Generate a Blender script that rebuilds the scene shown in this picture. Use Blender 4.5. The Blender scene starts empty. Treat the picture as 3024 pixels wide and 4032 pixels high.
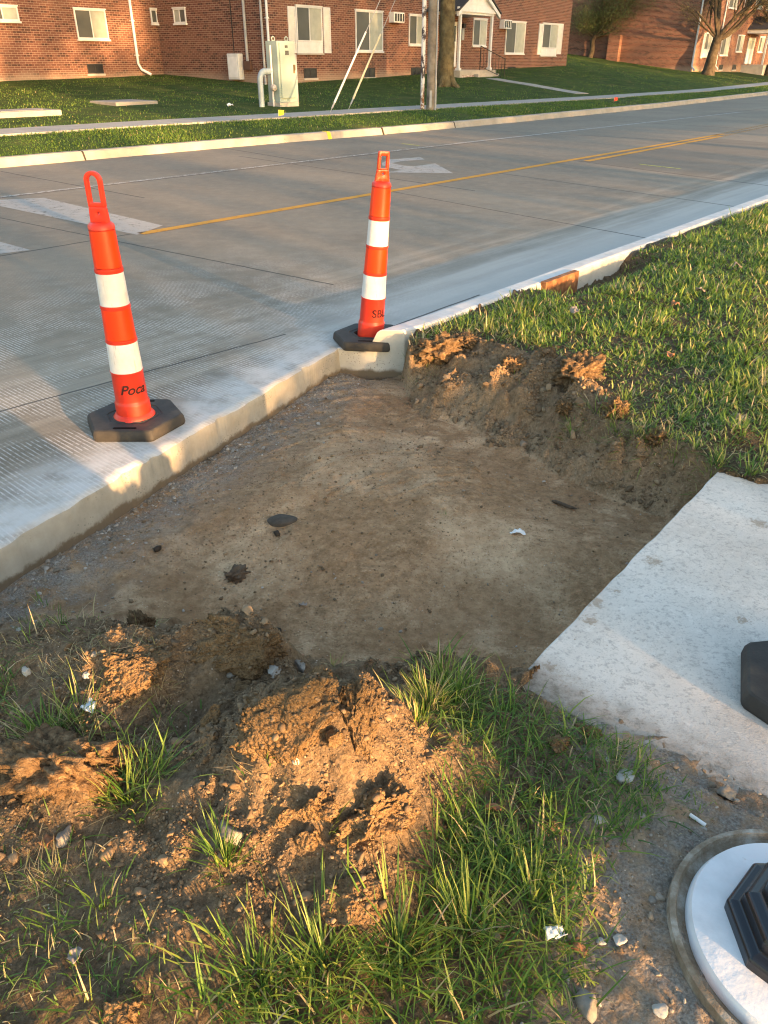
import bpy, bmesh, math, random
import numpy as np
from mathutils import Vector, Matrix, Euler

# ------------------------------------------------------------------ camera, sky, sun, exposure
SC = bpy.context.scene
COL = SC.collection
F, TH, H = 3028.0, math.atan(1784 / 3028), 1.5
cam_d = bpy.data.cameras.new('camera')
cam = bpy.data.objects.new('camera', cam_d); COL.objects.link(cam)
cam_d.sensor_fit = 'VERTICAL'; cam_d.sensor_height = 24.0; cam_d.lens = 24.0 * F / 4032
cam_d.clip_start = 0.05; cam_d.clip_end = 2000
cam.location = (0, 0, H); cam.rotation_euler = (math.pi / 2 - TH, 0, 0)
SC.camera = cam

SUN_EL = math.radians(6.5)
SUN_H = (0.63, -0.777)                      # horizontal direction towards the sun
w = bpy.data.worlds.new("World"); SC.world = w; w.use_nodes = True
wn = w.node_tree.nodes; wl = w.node_tree.links
sky = wn.new('ShaderNodeTexSky'); sky.sky_type = 'NISHITA'; sky.sun_disc = False
sky.sun_elevation = SUN_EL; sky.sun_rotation = math.atan2(SUN_H[0], SUN_H[1])
sky.air_density = 1.0; sky.dust_density = 1.6; sky.ozone_density = 1.0
wl.new(sky.outputs[0], wn['Background'].inputs[0]); wn['Background'].inputs[1].default_value = 0.15

sd = bpy.data.lights.new('sun', 'SUN'); sd.energy = 4.2; sd.angle = math.radians(0.6); sd.color = (1.0, 0.57, 0.25)
sun = bpy.data.objects.new('sun', sd); COL.objects.link(sun)
sdir = Vector((SUN_H[0] * math.cos(SUN_EL), SUN_H[1] * math.cos(SUN_EL), math.sin(SUN_EL)))
sun.rotation_euler = sdir.to_track_quat('Z', 'Y').to_euler()
SC.view_settings.view_transform = 'Standard'; SC.view_settings.look = 'None'
SC.view_settings.exposure = 2.42; SC.view_settings.gamma = 1.0
SC.view_settings.use_curve_mapping = False
SC.cycles.use_denoising = True; SC.cycles.denoising_input_passes = 'RGB_ALBEDO_NORMAL'; SC.cycles.filter_width = 1.15; SC.cycles.max_bounces = 6; SC.cycles.transparent_max_bounces = 6

random.seed(4); RNG = np.random.default_rng(7)
K = 3024 / 1659.0

# ------------------------------------------------------------------ pixel -> place helpers (measured on the photograph, 1659 px wide)
def ray(px, py):
    u = (px * K - 1512) / F; v = (2016 - py * K) / F
    return np.array([u, math.cos(TH) + v * math.sin(TH), -math.sin(TH) + v * math.cos(TH)])
def at(px, py, z=0.0):
    d = ray(px, py); t = (z - H) / d[2]
    return np.array([d[0] * t, d[1] * t])
def on(fn, px, py, z=0.1):
    for _ in range(9):
        p = at(px, py, z); z = 0.4 * z + 0.6 * float(fn(np.array([p[0]]), np.array([p[1]]))[0])
    return Vector((p[0], p[1], z))

# ------------------------------------------------------------------ numpy noise
def _h(ix, iy, iz, s):
    with np.errstate(over='ignore'):
        n = (ix.astype(np.uint32) * np.uint32(374761393) + iy.astype(np.uint32) * np.uint32(668265263)
             + iz.astype(np.uint32) * np.uint32(2147483647) + np.uint32(s * 144665 + 17))
        n = (n ^ (n >> np.uint32(13))) * np.uint32(1274126177)
        n = (n ^ (n >> np.uint32(16))) * np.uint32(2246822519)
        n = n ^ (n >> np.uint32(15))
    return n.astype(np.float64) / 4294967295.0 * 2 - 1
def vnoise(x, y, z=None, s=0):
    x = np.asarray(x, float); y = np.asarray(y, float)
    z = np.zeros_like(x) if z is None else np.asarray(z, float)
    ix, iy, iz = (np.floor(a).astype(np.int64) for a in (x, y, z))
    fx, fy, fz = x - ix, y - iy, z - iz
    f = lambda t: t * t * t * (t * (t * 6 - 15) + 10)
    ux, uy, uz = f(fx), f(fy), f(fz)
    r = 0
    for dx in (0, 1):
        for dy in (0, 1):
            for dz in (0, 1):
                wgt = (ux if dx else 1 - ux) * (uy if dy else 1 - uy) * (uz if dz else 1 - uz)
                r = r + wgt * _h(ix + dx, iy + dy, iz + dz, s)
    return r
def fbm(x, y, z=None, s=0, o=4, lac=2.1, g=0.5):
    r = 0; a = 1.0; f = 1.0
    for i in range(o):
        r = r + a * vnoise(np.asarray(x) * f, np.asarray(y) * f, None if z is None else np.asarray(z) * f, s + i * 7)
        a *= g; f *= lac
    return r
def sstep(a, b, x):
    t = np.clip((x - a) / (b - a), 0, 1); return t * t * (3 - 2 * t)
def seg_dist(x, y, poly, closed=True):
    x = np.asarray(x, float); y = np.asarray(y, float)
    best = np.full(x.shape, 1e9); n = len(poly)
    for i in range(n if closed else n - 1):
        ax, ay = poly[i]; bx, by = poly[(i + 1) % n]
        dx, dy = bx - ax, by - ay; L = dx * dx + dy * dy + 1e-12
        t = np.clip(((x - ax) * dx + (y - ay) * dy) / L, 0, 1)
        best = np.minimum(best, np.hypot(x - ax - t * dx, y - ay - t * dy))
    return best
def inside(x, y, poly):
    x = np.asarray(x, float); y = np.asarray(y, float)
    c = np.zeros(x.shape, bool); n = len(poly)
    for i in range(n):
        ax, ay = poly[i]; bx, by = poly[(i + 1) % n]
        cond = ((ay > y) != (by > y)) & (x < (bx - ax) * (y - ay) / (by - ay + 1e-12) + ax)
        c ^= cond
    return c
def on_many(fn, px, py, z=0.1):
    z = np.full(len(px), z); d = np.array([ray(a, b) for a, b in zip(px, py)])
    for _ in range(9):
        t = (z - H) / d[:, 2]; z = 0.4 * z + 0.6 * fn(d[:, 0] * t, d[:, 1] * t)
    t = (z - H) / d[:, 2]; return np.stack([d[:, 0] * t, d[:, 1] * t, z], 1)
def PW(pts, z): return [tuple(at(a, b, z)) for a, b in pts]

# ------------------------------------------------------------------ objects
def props(o, label=None, cat=None, group=None, kind=None):
    if label: o['label'] = label
    if cat: o['category'] = cat
    if group: o['group'] = group
    if kind: o['kind'] = kind
    return o
def empty(name, loc=(0, 0, 0), rz=0.0, label=None, cat=None, group=None, rot=None):
    o = bpy.data.objects.new(name, None); COL.objects.link(o)
    o.location = loc; o.rotation_euler = rot if rot else (0, 0, rz); o.empty_display_size = 0.1
    return props(o, label, cat, group)
def fast(name, V, quads=None, tris=None, mat=None, parent=None, smooth=False, attrs=None):
    V = np.asarray(V, np.float32).reshape(-1, 3)
    q = np.asarray(quads if quads is not None else [], np.int32).reshape(-1, 4)
    t = np.asarray(tris if tris is not None else [], np.int32).reshape(-1, 3)
    me = bpy.data.meshes.new(name)
    me.vertices.add(len(V)); me.vertices.foreach_set('co', V.ravel())
    nl = q.size + t.size; me.loops.add(nl)
    me.loops.foreach_set('vertex_index', np.concatenate([q.ravel(), t.ravel()]).astype(np.int32))
    me.polygons.add(len(q) + len(t))
    ls = np.concatenate([np.arange(len(q)) * 4, q.size + np.arange(len(t)) * 3]).astype(np.int32)
    me.polygons.foreach_set('loop_start', ls)
    if smooth: me.polygons.foreach_set('use_smooth', np.ones(len(q) + len(t), bool))
    me.update(calc_edges=True)
    if attrs:
        for k, a in attrs.items():
            at_ = me.attributes.new(k, 'FLOAT', 'POINT'); at_.data.foreach_set('value', np.asarray(a, np.float32))
    if mat: me.materials.append(mat)
    o = bpy.data.objects.new(name, me); COL.objects.link(o); o.parent = parent
    return o
class MB:
    def __init__(s): s.v = []; s.f = []
    def add(s, v, f, M=None):
        b = len(s.v)
        s.v += [tuple(M @ Vector(p)) if M else tuple(p) for p in v]
        s.f += [tuple(i + b for i in q) for q in f]
    def box(s, x0, x1, y0, y1, z0, z1, M=None):
        v = [(x0, y0, z0), (x1, y0, z0), (x1, y1, z0), (x0, y1, z0), (x0, y0, z1), (x1, y0, z1), (x1, y1, z1), (x0, y1, z1)]
        s.add(v, [(0, 3, 2, 1), (4, 5, 6, 7), (0, 1, 5, 4), (1, 2, 6, 5), (2, 3, 7, 6), (3, 0, 4, 7)], M)
    def loops(s, rings, cap0=True, cap1=True, M=None, close=True):
        n = len(rings[0]); v = [p for r in rings for p in r]; f = []
        for k in range(len(rings) - 1):
            for i in range(n if close else n - 1):
                j = (i + 1) % n
                f.append((k * n + i, k * n + j, (k + 1) * n + j, (k + 1) * n + i))
        if cap0: f.append(tuple(range(n - 1, -1, -1)))
        if cap1: f.append(tuple((len(rings) - 1) * n + i for i in range(n)))
        s.add(v, f, M)
    def tube(s, path, rad, seg=10, M=None, cap=True):
        path = [Vector(p) for p in path]; rad = rad if hasattr(rad, '__len__') else [rad] * len(path)
        rings = []; up = None
        for i, p in enumerate(path):
            d = (path[min(i + 1, len(path) - 1)] - path[max(i - 1, 0)]).normalized()
            if up is None: up = Vector((1, 0, 0)) if abs(d.x) < 0.9 else Vector((0, 1, 0))
            a = (up - d * up.dot(d)).normalized(); up = a; b = d.cross(a)
            rings.append([p + (a * math.cos(t) + b * math.sin(t)) * rad[i] for t in [2 * math.pi * k / seg for k in range(seg)]])
        s.loops(rings, cap, cap, M)
    def lathe(s, prof, seg=40, M=None, cap0=True, cap1=True):
        s.loops([[(r * math.cos(2 * math.pi * k / seg), r * math.sin(2 * math.pi * k / seg), z) for k in range(seg)] for r, z in prof], cap0, cap1, M)
    def prism(s, pts, z0, z1, M=None):
        s.loops([[(x, y, z0) for x, y in pts], [(x, y, z1) for x, y in pts]], M=M)
    def ringplate(s, outer, inner, y0, y1, M=None):
        # plate with a hole in the xz-plane, thickness along y; same point count
        n = len(outer); v = []
        for y in (y0, y1):
            v += [(x, y, z) for x, z in outer] + [(x, y, z) for x, z in inner]
        f = []
        for i in range(n):
            j = (i + 1) % n
            f += [(i, j, n + j, n + i), (2 * n + j, 2 * n + i, 3 * n + i, 3 * n + j),
                  (j, i, 2 * n + i, 2 * n + j), (n + i, n + j, 3 * n + j, 3 * n + i)]
        s.add(v, f, M)
    def obj(s, name, mat=None, parent=None, smooth=False, bevel=0.0, segs=2, auto=None):
        me = bpy.data.meshes.new(name); me.from_pydata(s.v, [], s.f)
        bm = bmesh.new(); bm.from_mesh(me); bmesh.ops.recalc_face_normals(bm, faces=bm.faces)
        if bevel: bmesh.ops.bevel(bm, geom=[e for e in bm.edges if len(e.link_faces) == 2 and e.calc_face_angle(0) > 0.5], offset=bevel, segments=segs, profile=0.5, affect='EDGES', clamp_overlap=True)
        if smooth:
            for fa in bm.faces: fa.smooth = True
            for e in bm.edges:
                if len(e.link_faces) == 2 and e.calc_face_angle(0) > (auto or 0.6): e.smooth = False
        bm.to_mesh(me); bm.free(); me.update()
        if mat: me.materials.append(mat)
        o = bpy.data.objects.new(name, me); COL.objects.link(o); o.parent = parent
        return o

# ------------------------------------------------------------------ material helper
class G:
    def __init__(s, name):
        s.m = bpy.data.materials.new(name); s.m.use_nodes = True
        s.t = s.m.node_tree; s.b = s.t.nodes['Principled BSDF']; s.out = s.t.nodes['Material Output']
    def n(s, typ, pr=None, **ins):
        nd = s.t.nodes.new('ShaderNode' + typ)
        for k, v in (pr or {}).items(): setattr(nd, k, v)
        for k, v in ins.items(): s.set(nd, int(k[1:]) if k[0] == 'i' and k[1:].isdigit() else k.replace('_', ' '), v)
        return nd
    def set(s, nd, k, v):
        inp = nd.inputs[k]
        if isinstance(v, bpy.types.NodeSocket): s.t.links.new(v, inp)
        elif isinstance(v, bpy.types.Node): s.t.links.new(v.outputs[0], inp)
        else:
            if inp.type == 'RGBA' and len(v) == 3: v = (*v, 1)
            inp.default_value = v
    def m_(s, op, a, b=0.0, c=0.0): return s.n('Math', {'operation': op}, i0=a, i1=b, i2=c).outputs[0]
    def noise(s, vec, scale, detail=4, rough=0.55, dist=0.0):
        nd = s.n('TexNoise', None, Scale=scale, Detail=detail, Roughness=rough, Distortion=dist)
        if vec is not None: s.set(nd, 'Vector', vec)
        return nd.outputs[0]
    def ramp(s, fac, stops):
        nd = s.n('ValToRGB', None, Fac=fac); cr = nd.color_ramp
        while len(cr.elements) < len(stops): cr.elements.new(0.5)
        for e, (p, c) in zip(cr.elements, stops):
            e.position = p; e.color = (*c, 1) if len(c) == 3 else c
        return nd.outputs[0]
    def mix(s, fac, a, b):
        nd = s.n('Mix', {'data_type': 'RGBA'})
        s.set(nd, 0, fac); s.set(nd, 6, a); s.set(nd, 7, b); return nd.outputs[2]
    def sm(s, x, a, b):
        return s.n('MapRange', {'interpolation_type': 'SMOOTHSTEP'}, Value=x, i1=a, i2=b).outputs[0]
    def bump(s, h, strength=0.5, dist=0.01, normal=None):
        nd = s.n('Bump', None, Strength=strength, Distance=dist, Height=h)
        if normal is not None: s.set(nd, 'Normal', normal)
        return nd.outputs[0]
    def pos(s): return s.n('NewGeometry').outputs['Position']
    def obj(s): return s.n('TexCoord').outputs['Object']
    def scl(s, vec, v): return s.n('VectorMath', {'operation': 'MULTIPLY'}, i0=vec, i1=v).outputs[0]
    def dot(s, vec, v): return s.n('VectorMath', {'operation': 'DOT_PRODUCT'}, i0=vec, i1=v).outputs['Value']
    def attr(s, name): return s.n('Attribute', {'attribute_name': name}).outputs['Fac']
    def col(s, c): s.set(s.b, 'Base Color', c)
    def fin(s, rough=0.8, spec=0.3, normal=None, metal=0.0):
        s.set(s.b, 'Roughness', rough); s.set(s.b, 'Specular IOR Level', spec); s.set(s.b, 'Metallic', metal)
        if normal is not None: s.set(s.b, 'Normal', normal)
        return s.m
def pm(name, stops, scale=8, rough=0.8, spec=0.3, bump=0.0, bscale=60, bdist=0.004, detail=5, metal=0.0, world=False):
    g = G(name); v = g.pos() if world else g.obj()
    g.col(g.ramp(g.noise(v, scale, detail), stops) if len(stops) > 1 else stops[0][1])
    nb = g.bump(g.noise(v, bscale, 5), bump, bdist) if bump else None
    return g.fin(rough, spec, nb, metal)

R_ = np.array([0.6606, 0.7507]); T_ = np.array([0.7507, -0.6606])     # along the road, across it (towards us)
def ab(a, b): return (a * R_[0] + b * T_[0], a * R_[1] + b * T_[1])

# soil, with masks: grav (gravelly grey), damp (dark moist), loam (dark topsoil)
def soil_mat(name, crumb=1.0):
    g = G(name); p = g.pos()
    n1 = g.noise(p, 2.2, 6, 0.6); n2 = g.noise(p, 26, 6, 0.65); n3 = g.noise(p, 160, 3, 0.6)
    base = g.ramp(n2, [(0.25, (0.185, 0.110, 0.056)), (0.5, (0.346, 0.215, 0.115)), (0.78, (0.501, 0.330, 0.190))])
    pale = g.ramp(n2, [(0.3, (0.428, 0.285, 0.164)), (0.7, (0.620, 0.434, 0.264))])
    c = g.mix(g.sm(n1, 0.42, 0.62), base, pale)
    n4 = g.noise(p, 75, 6, 0.8)
    c = g.mix(g.m_('MULTIPLY', g.sm(n4, 0.56, 0.66), 0.65), c, (0.620, 0.438, 0.283))
    c = g.mix(g.m_('MULTIPLY', g.sm(n4, 0.46, 0.38), 0.70), c, (0.155, 0.089, 0.046))
    ck = g.n('TexVoronoi', {'feature': 'DISTANCE_TO_EDGE'}, Vector=g.n('VectorMath', {'operation': 'ADD'}, i0=p, i1=g.scl(g.n('TexNoise', None, Vector=p, Scale=12.0).outputs['Color'], (.06, .06, .06))).outputs[0], Scale=9.0).outputs['Distance']
    ckm = g.m_('MULTIPLY', g.m_('MULTIPLY', g.sm(ck, 0.022, 0.008), g.sm(g.noise(p, 1.9, 3), 0.50, 0.60)), g.attr('damp'))
    c = g.mix(g.m_('MULTIPLY', ckm, 0.25), c, (0.103, 0.060, 0.032))
    damp = g.m_('MULTIPLY', g.m_('MULTIPLY', g.attr('damp'), 0.85), g.sm(g.noise(p, 5.0, 6, 0.65, 0.6), 0.40, 0.56))
    c = g.mix(damp, c, g.ramp(n2, [(0.3, (0.200, 0.111, 0.055)), (0.75, (0.346, 0.209, 0.107))]))
    c = g.mix(g.attr('loam'), c, g.ramp(n4, [(0.30, (0.030, 0.024, 0.014)), (0.5, (0.080, 0.060, 0.036)), (0.68, (0.165, 0.122, 0.074))]))
    gr = g.m_('MULTIPLY', g.attr('grav'), g.sm(g.noise(p, 14, 5, 0.6), 0.30, 0.62))
    c = g.mix(gr, c, g.ramp(n3, [(0.35, (0.165, 0.142, 0.116)), (0.6, (0.305, 0.275, 0.235)), (0.8, (0.45, 0.42, 0.37))]))
    c = g.mix(g.m_('MULTIPLY', g.attr('spoil'), 0.8), c, g.ramp(n4, [(0.30, (0.068, 0.046, 0.027)), (0.5, (0.158, 0.111, 0.067)), (0.68, (0.275, 0.200, 0.126))]))
    vo = g.n('TexVoronoi', None, Vector=p, Scale=55.0).outputs['Distance']
    fleck = g.sm(vo, 0.13, 0.07)
    c = g.mix(g.m_('MULTIPLY', fleck, g.sm(n1, 0.40, 0.6)), c, (0.590, 0.484, 0.377))
    g.col(c)
    h = g.m_('ADD', g.m_('ADD', g.m_('MULTIPLY', n2, 1.0), g.m_('MULTIPLY', n3, 0.45)), g.m_('ADD', g.m_('MULTIPLY', n4, 0.8), g.m_('MULTIPLY', ckm, -0.3)))
    return g.fin(0.95, 0.12, g.bump(g.m_('ADD', h, g.m_('MULTIPLY', g.n('TexVoronoi', None, Vector=p, Scale=95.0).outputs['Distance'], -0.5)), 0.8 * crumb, 0.014))
M_soil = soil_mat('soil')

def clod_mat(name):
    g = G(name); p = g.pos()
    n2 = g.noise(p, 38, 6, 0.65); n3 = g.noise(p, 220, 3, 0.6); n1 = g.noise(p, 7, 4)
    c = g.ramp(n2, [(0.25, (0.125, 0.076, 0.036)), (0.5, (0.225, 0.142, 0.072)), (0.75, (0.32, 0.212, 0.112))])
    c = g.mix(g.m_('MULTIPLY', g.sm(n1, 0.45, 0.7), 0.6), c, (0.19, 0.128, 0.072))
    n4 = g.noise(p, 95, 6, 0.8)
    c = g.mix(g.m_('MULTIPLY', g.sm(n4, 0.57, 0.67), 0.6), c, (0.41, 0.285, 0.155))
    c = g.mix(g.m_('MULTIPLY', g.sm(n4, 0.45, 0.36), 0.7), c, (0.095, 0.060, 0.032))
    g.col(c)
    vd = g.n('TexVoronoi', None, Vector=p, Scale=130.0).outputs['Distance']
    return g.fin(0.95, 0.1, g.bump(g.m_('ADD', g.m_('ADD', n2, g.m_('MULTIPLY', n3, 0.7)), g.m_('MULTIPLY', vd, -0.7)), 1.0, 0.014))
M_clod = clod_mat('dried_clay')
M_root = pm('root_mat', [(0.3, (0.075, 0.045, 0.024)), (0.55, (0.175, 0.112, 0.060)), (0.75, (0.30, 0.205, 0.115))], 60, 0.95, 0.1, 0.9, 150, 0.01)
M_stone_w = pm('white_limestone', [(0.3, (0.26, 0.235, 0.20)), (0.6, (0.46, 0.44, 0.40)), (0.8, (0.56, 0.54, 0.50))], 22, 0.85, 0.2, 0.6, 90, 0.004)
M_stone_g = pm('grey_stone', [(0.3, (0.13, 0.112, 0.09)), (0.7, (0.29, 0.265, 0.23))], 22, 0.9, 0.2, 0.6, 90, 0.004)
M_stone_b = pm('brown_stone', [(0.3, (0.15, 0.11, 0.075)), (0.7, (0.30, 0.235, 0.17))], 30, 0.9, 0.2, 0.6, 90, 0.004)

def pebble_mat(name, stops):
    g = G(name); c = g.ramp(g.attr('tint'), stops)
    n = g.noise(g.pos(), 120, 4)
    c = g.mix(g.m_('MULTIPLY', n, 0.5), c, (0.16, 0.125, 0.09))
    g.col(c); return g.fin(0.9, 0.2, g.bump(n, 0.5, 0.003))
M_gravel = pebble_mat('gravel_stones', [(0.0, (0.17, 0.130, 0.090)), (0.5, (0.26, 0.220, 0.17)), (0.85, (0.36, 0.32, 0.27)), (1.0, (0.48, 0.45, 0.40))])
M_crumb = pebble_mat('soil_crumb', [(0.0, (0.10, 0.063, 0.032)), (0.6, (0.19, 0.122, 0.064)), (1.0, (0.29, 0.200, 0.115))])

def grass_mat(name, gain=1.0):
    g = G(name); t = g.attr('tint')
    k = lambda r, gg, b: (r * gain * 1.30, gg * gain * 1.25, b * gain * 1.35)
    c = g.ramp(t, [(0.0, k(0.028, 0.066, 0.011)), (0.35, k(0.055, 0.122, 0.017)), (0.62, k(0.105, 0.185, 0.026)), (0.80, k(0.20, 0.25, 0.045)), (0.9, k(0.30, 0.26, 0.11)), (1.0, k(0.42, 0.34, 0.19))])
    g.col(c)
    tr = g.n('BsdfTranslucent', None, Color=c)
    mx = g.n('MixShader', None, i0=0.32); g.set(g.b, 'Roughness', 0.5); g.set(g.b, 'Specular IOR Level', 0.35)
    g.t.links.new(g.b.outputs[0], mx.inputs[1]); g.t.links.new(tr.outputs[0], mx.inputs[2])
    g.t.links.new(mx.outputs[0], g.out.inputs[0])
    return g.m
M_grass = grass_mat('grass_blade')
M_fgrass = grass_mat('lawn_blade', 0.86)
M_lawnsoil = pm('lawn_ground', [(0.3, (0.022, 0.042, 0.010)), (0.52, (0.040, 0.066, 0.016)), (0.68, (0.070, 0.078, 0.026)), (0.8, (0.13, 0.10, 0.05))], 1.6, 0.95, 0.1, 0.6, 30, 0.03, 8, world=True)

# ------------------------------------------------------------------ road
JOINTS = [((-2.6, 2.85), (-0.62, 4.76)), ((-4.9, 9.42), (-0.39, 6.0)), ((0.05, 10.9), (2.62, 7.7)), ((1.74, 12.75), (4.25, 9.5)),
          ((-5.95, 12.95), (-3.0, 10.3)), ((-1.2, 14.1), (-3.4, 16.9)), ((-2.6, 15.1), (1.2, 10.9)),
          ((2.0, 21.2), (12.0, 14.2)), ((6.2, 24.5), (14.5, 15.2)), ((3.3, 14.32), (5.4, 11.2)),
          ((-7.5, 6.2), (-2.7, 1.9)), ((-3.6, 0.9), (-2.0, 2.9)),
          (ab(-6, -10.55), ab(34, -10.05)), (ab(-6, -7.17), ab(34, -7.17)), (ab(3.6, -3.21), ab(4.75, -3.24))]
def road_mat():
    g = G('road_concrete'); p = g.pos()
    a = g.dot(p, (R_[0], R_[1], 0)); b = g.dot(p, (T_[0], T_[1], 0))
    n1 = g.noise(p, 0.55, 6, 0.6); n2 = g.noise(p, 7, 6, 0.65); n3 = g.noise(p, 120, 3, 0.7)
    c = g.ramp(n1, [(0.3, (0.152, 0.130, 0.099)), (0.5, (0.195, 0.169, 0.127)), (0.72, (0.244, 0.210, 0.157))])
    # per-slab tone
    cell = g.n('CombineXYZ', None, i0=g.m_('FLOOR', g.m_('DIVIDE', g.m_('ADD', a, 1.3), 5.2)), i1=g.m_('FLOOR', g.m_('DIVIDE', g.m_('ADD', b, 17.5), 3.45)))
    wn_ = g.n('TexWhiteNoise', {'noise_dimensions': '2D'}, Vector=cell).outputs[0]
    c = g.mix(g.m_('MULTIPLY', wn_, 0.50), c, (0.130, 0.109, 0.081))
    c = g.mix(g.m_('MULTIPLY', g.sm(n2, 0.35, 0.75), 0.35), c, (0.288, 0.246, 0.188))
    c = g.mix(g.m_('MULTIPLY', g.sm(n3, 0.50, 0.72), 0.45), c, (0.073, 0.064, 0.050))
    c = g.mix(g.m_('MULTIPLY', g.sm(g.noise(p, 45, 4, 0.75), 0.55, 0.72), 0.40), c, (0.348, 0.304, 0.238))
    # dark newer panel between two transverse joints
    k1 = g.m_('SUBTRACT', a, g.m_('MULTIPLY', g.m_('ADD', b, 6.96), -0.28))
    pan = g.m_('MULTIPLY', g.m_('MULTIPLY', g.m_('GREATER_THAN', k1, 12.9), g.m_('LESS_THAN', k1, 18.9)), g.m_('GREATER_THAN', b, -7.1))
    c = g.mix(g.m_('MULTIPLY', pan, 0.55), c, (0.103, 0.089, 0.069))
    # wheel-worn pale streaks along the road
    strv = g.n('CombineXYZ', None, i0=g.m_('MULTIPLY', a, 0.35), i1=g.m_('MULTIPLY', b, 5.0))
    sn = g.noise(strv, 1.0, 5, 0.6)
    band = g.m_('MULTIPLY', g.sm(b, -5.0, -4.0), g.sm(sn, 0.42, 0.66))
    c = g.mix(g.m_('MULTIPLY', band, 0.55), c, (0.364, 0.321, 0.254))
    # tined surface: pale dust in transverse grooves, worn away in places
    wob = g.m_('MULTIPLY', g.noise(p, 9, 3), 0.006)
    ph = g.m_('MULTIPLY', g.m_('ADD', a, wob), 6.2832 / 0.021)
    ln = g.m_('SINE', ph)
    brk = g.sm(g.noise(g.n('VectorMath', {'operation': 'MULTIPLY'}, i0=p, i1=(1, 1, 1)), 34, 4, 0.75), 0.34, 0.54)
    zone = g.m_('MULTIPLY', g.sm(b, -7.0, -4.4), g.m_('SUBTRACT', 1.0, g.m_('MULTIPLY', g.sm(a, 3.2, 5.6), 0.75)))
    tin = g.m_('MULTIPLY', g.m_('MULTIPLY', g.sm(ln, 0.25, 0.85), brk), g.m_('MULTIPLY', zone, g.sm(g.noise(p, 2.3, 5, 0.7), 0.40, 0.60)))
    c = g.mix(g.m_('MULTIPLY', tin, 0.70), c, (0.58, 0.56, 0.53))
    # saw-cutting dust washed along the cut edge and the gutter
    d = g.m_('ADD', g.dot(p, (0.895, -0.445, 0)), 2.25)
    d = g.m_('ADD', d, g.m_('MULTIPLY', g.m_('SUBTRACT', g.noise(p, 5, 5, 0.65), 0.5), 0.30))
    dust = g.m_('MULTIPLY', g.m_('MULTIPLY', g.sm(d, -0.50, -0.10), g.sm(a, 4.3, 3.0)), g.m_('ADD', 0.45, g.m_('MULTIPLY', g.sm(n2, 0.3, 0.6), 0.5)))
    b2 = g.m_('ADD', b, g.m_('MULTIPLY', g.m_('SUBTRACT', sn, 0.5), 0.7))
    dust2 = g.m_('MULTIPLY', g.m_('MULTIPLY', g.sm(b2, -4.3, -3.4), g.sm(a, 2.4, 4.2)), 0.60)
    c = g.mix(g.m_('MULTIPLY', g.m_('MAXIMUM', dust, dust2), 0.85), c, (0.54, 0.535, 0.52))
    # joints
    jt = None
    for (x1, y1), (x2, y2) in JOINTS:
        L = math.hypot(x2 - x1, y2 - y1); ux, uy = (x2 - x1) / L, (y2 - y1) / L
        s_ = g.m_('ADD', g.dot(p, (ux, uy, 0)), -(x1 * ux + y1 * uy))
        q = g.m_('ADD', g.dot(p, (-uy, ux, 0)), -(-x1 * uy + y1 * ux))
        q = g.m_('ABSOLUTE', g.m_('ADD', q, g.m_('MULTIPLY', g.m_('SUBTRACT', g.noise(p, 3.5, 4), 0.5), 0.025)))
        m = g.m_('MULTIPLY', g.m_('LESS_THAN', q, 0.0052 + 0.0008 * (y1 + y2) * 0.5), g.m_('MULTIPLY', g.m_('GREATER_THAN', s_, 0.0), g.m_('LESS_THAN', s_, L)))
        jt = m if jt is None else g.m_('MAXIMUM', jt, m)
    c = g.mix(g.m_('MULTIPLY', jt, 0.85), c, (0.045, 0.042, 0.038))
    # oil and tar blotches in the far lanes
    blot = g.m_('MULTIPLY', g.sm(g.noise(g.scl(p, (1, 1, 1)), 2.6, 5, 0.7, 0.5), 0.66, 0.72), g.sm(b, -7.2, -7.6))
    c = g.mix(g.m_('MULTIPLY', blot, 0.6), c, (0.07, 0.065, 0.06))
    # vertical sawn face: cream concrete with aggregate, dirt splashed along its foot
    nz = g.n('SeparateXYZ', None, i0=g.n('NewGeometry').outputs['Normal']).outputs[2]
    z = g.n('SeparateXYZ', None, i0=p).outputs[2]
    fc = g.ramp(g.noise(p, 11, 6, 0.65), [(0.3, (0.30, 0.272, 0.220)), (0.5, (0.345, 0.315, 0.258)), (0.7, (0.39, 0.360, 0.300))])
    vo = g.n('TexVoronoi', None, Vector=p, Scale=75.0).outputs['Distance']
    fc = g.mix(g.m_('MULTIPLY', g.sm(vo, 0.35, 0.2), g.sm(g.noise(p, 6, 4), 0.5, 0.65)), fc, (0.20, 0.18, 0.15))
    foot = g.sm(g.m_('ADD', z, g.m_('MULTIPLY', g.m_('SUBTRACT', g.noise(p, 8, 6, 0.7), 0.5), 0.10)), -0.112, -0.135)
    fc = g.mix(foot, fc, (0.155, 0.115, 0.075))
    c = g.mix(g.m_('LESS_THAN', nz, 0.6), c, fc)
    g.col(c)
    h = g.m_('ADD', g.m_('MULTIPLY', g.m_('MULTIPLY', ln, zone), 0.25), g.m_('MULTIPLY', n3, 0.5))
    h = g.m_('ADD', h, g.m_('MULTIPLY', jt, -2.0))
    return g.fin(0.78, 0.3, g.bump(h, 0.30, 0.004))
M_road = road_mat()

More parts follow.
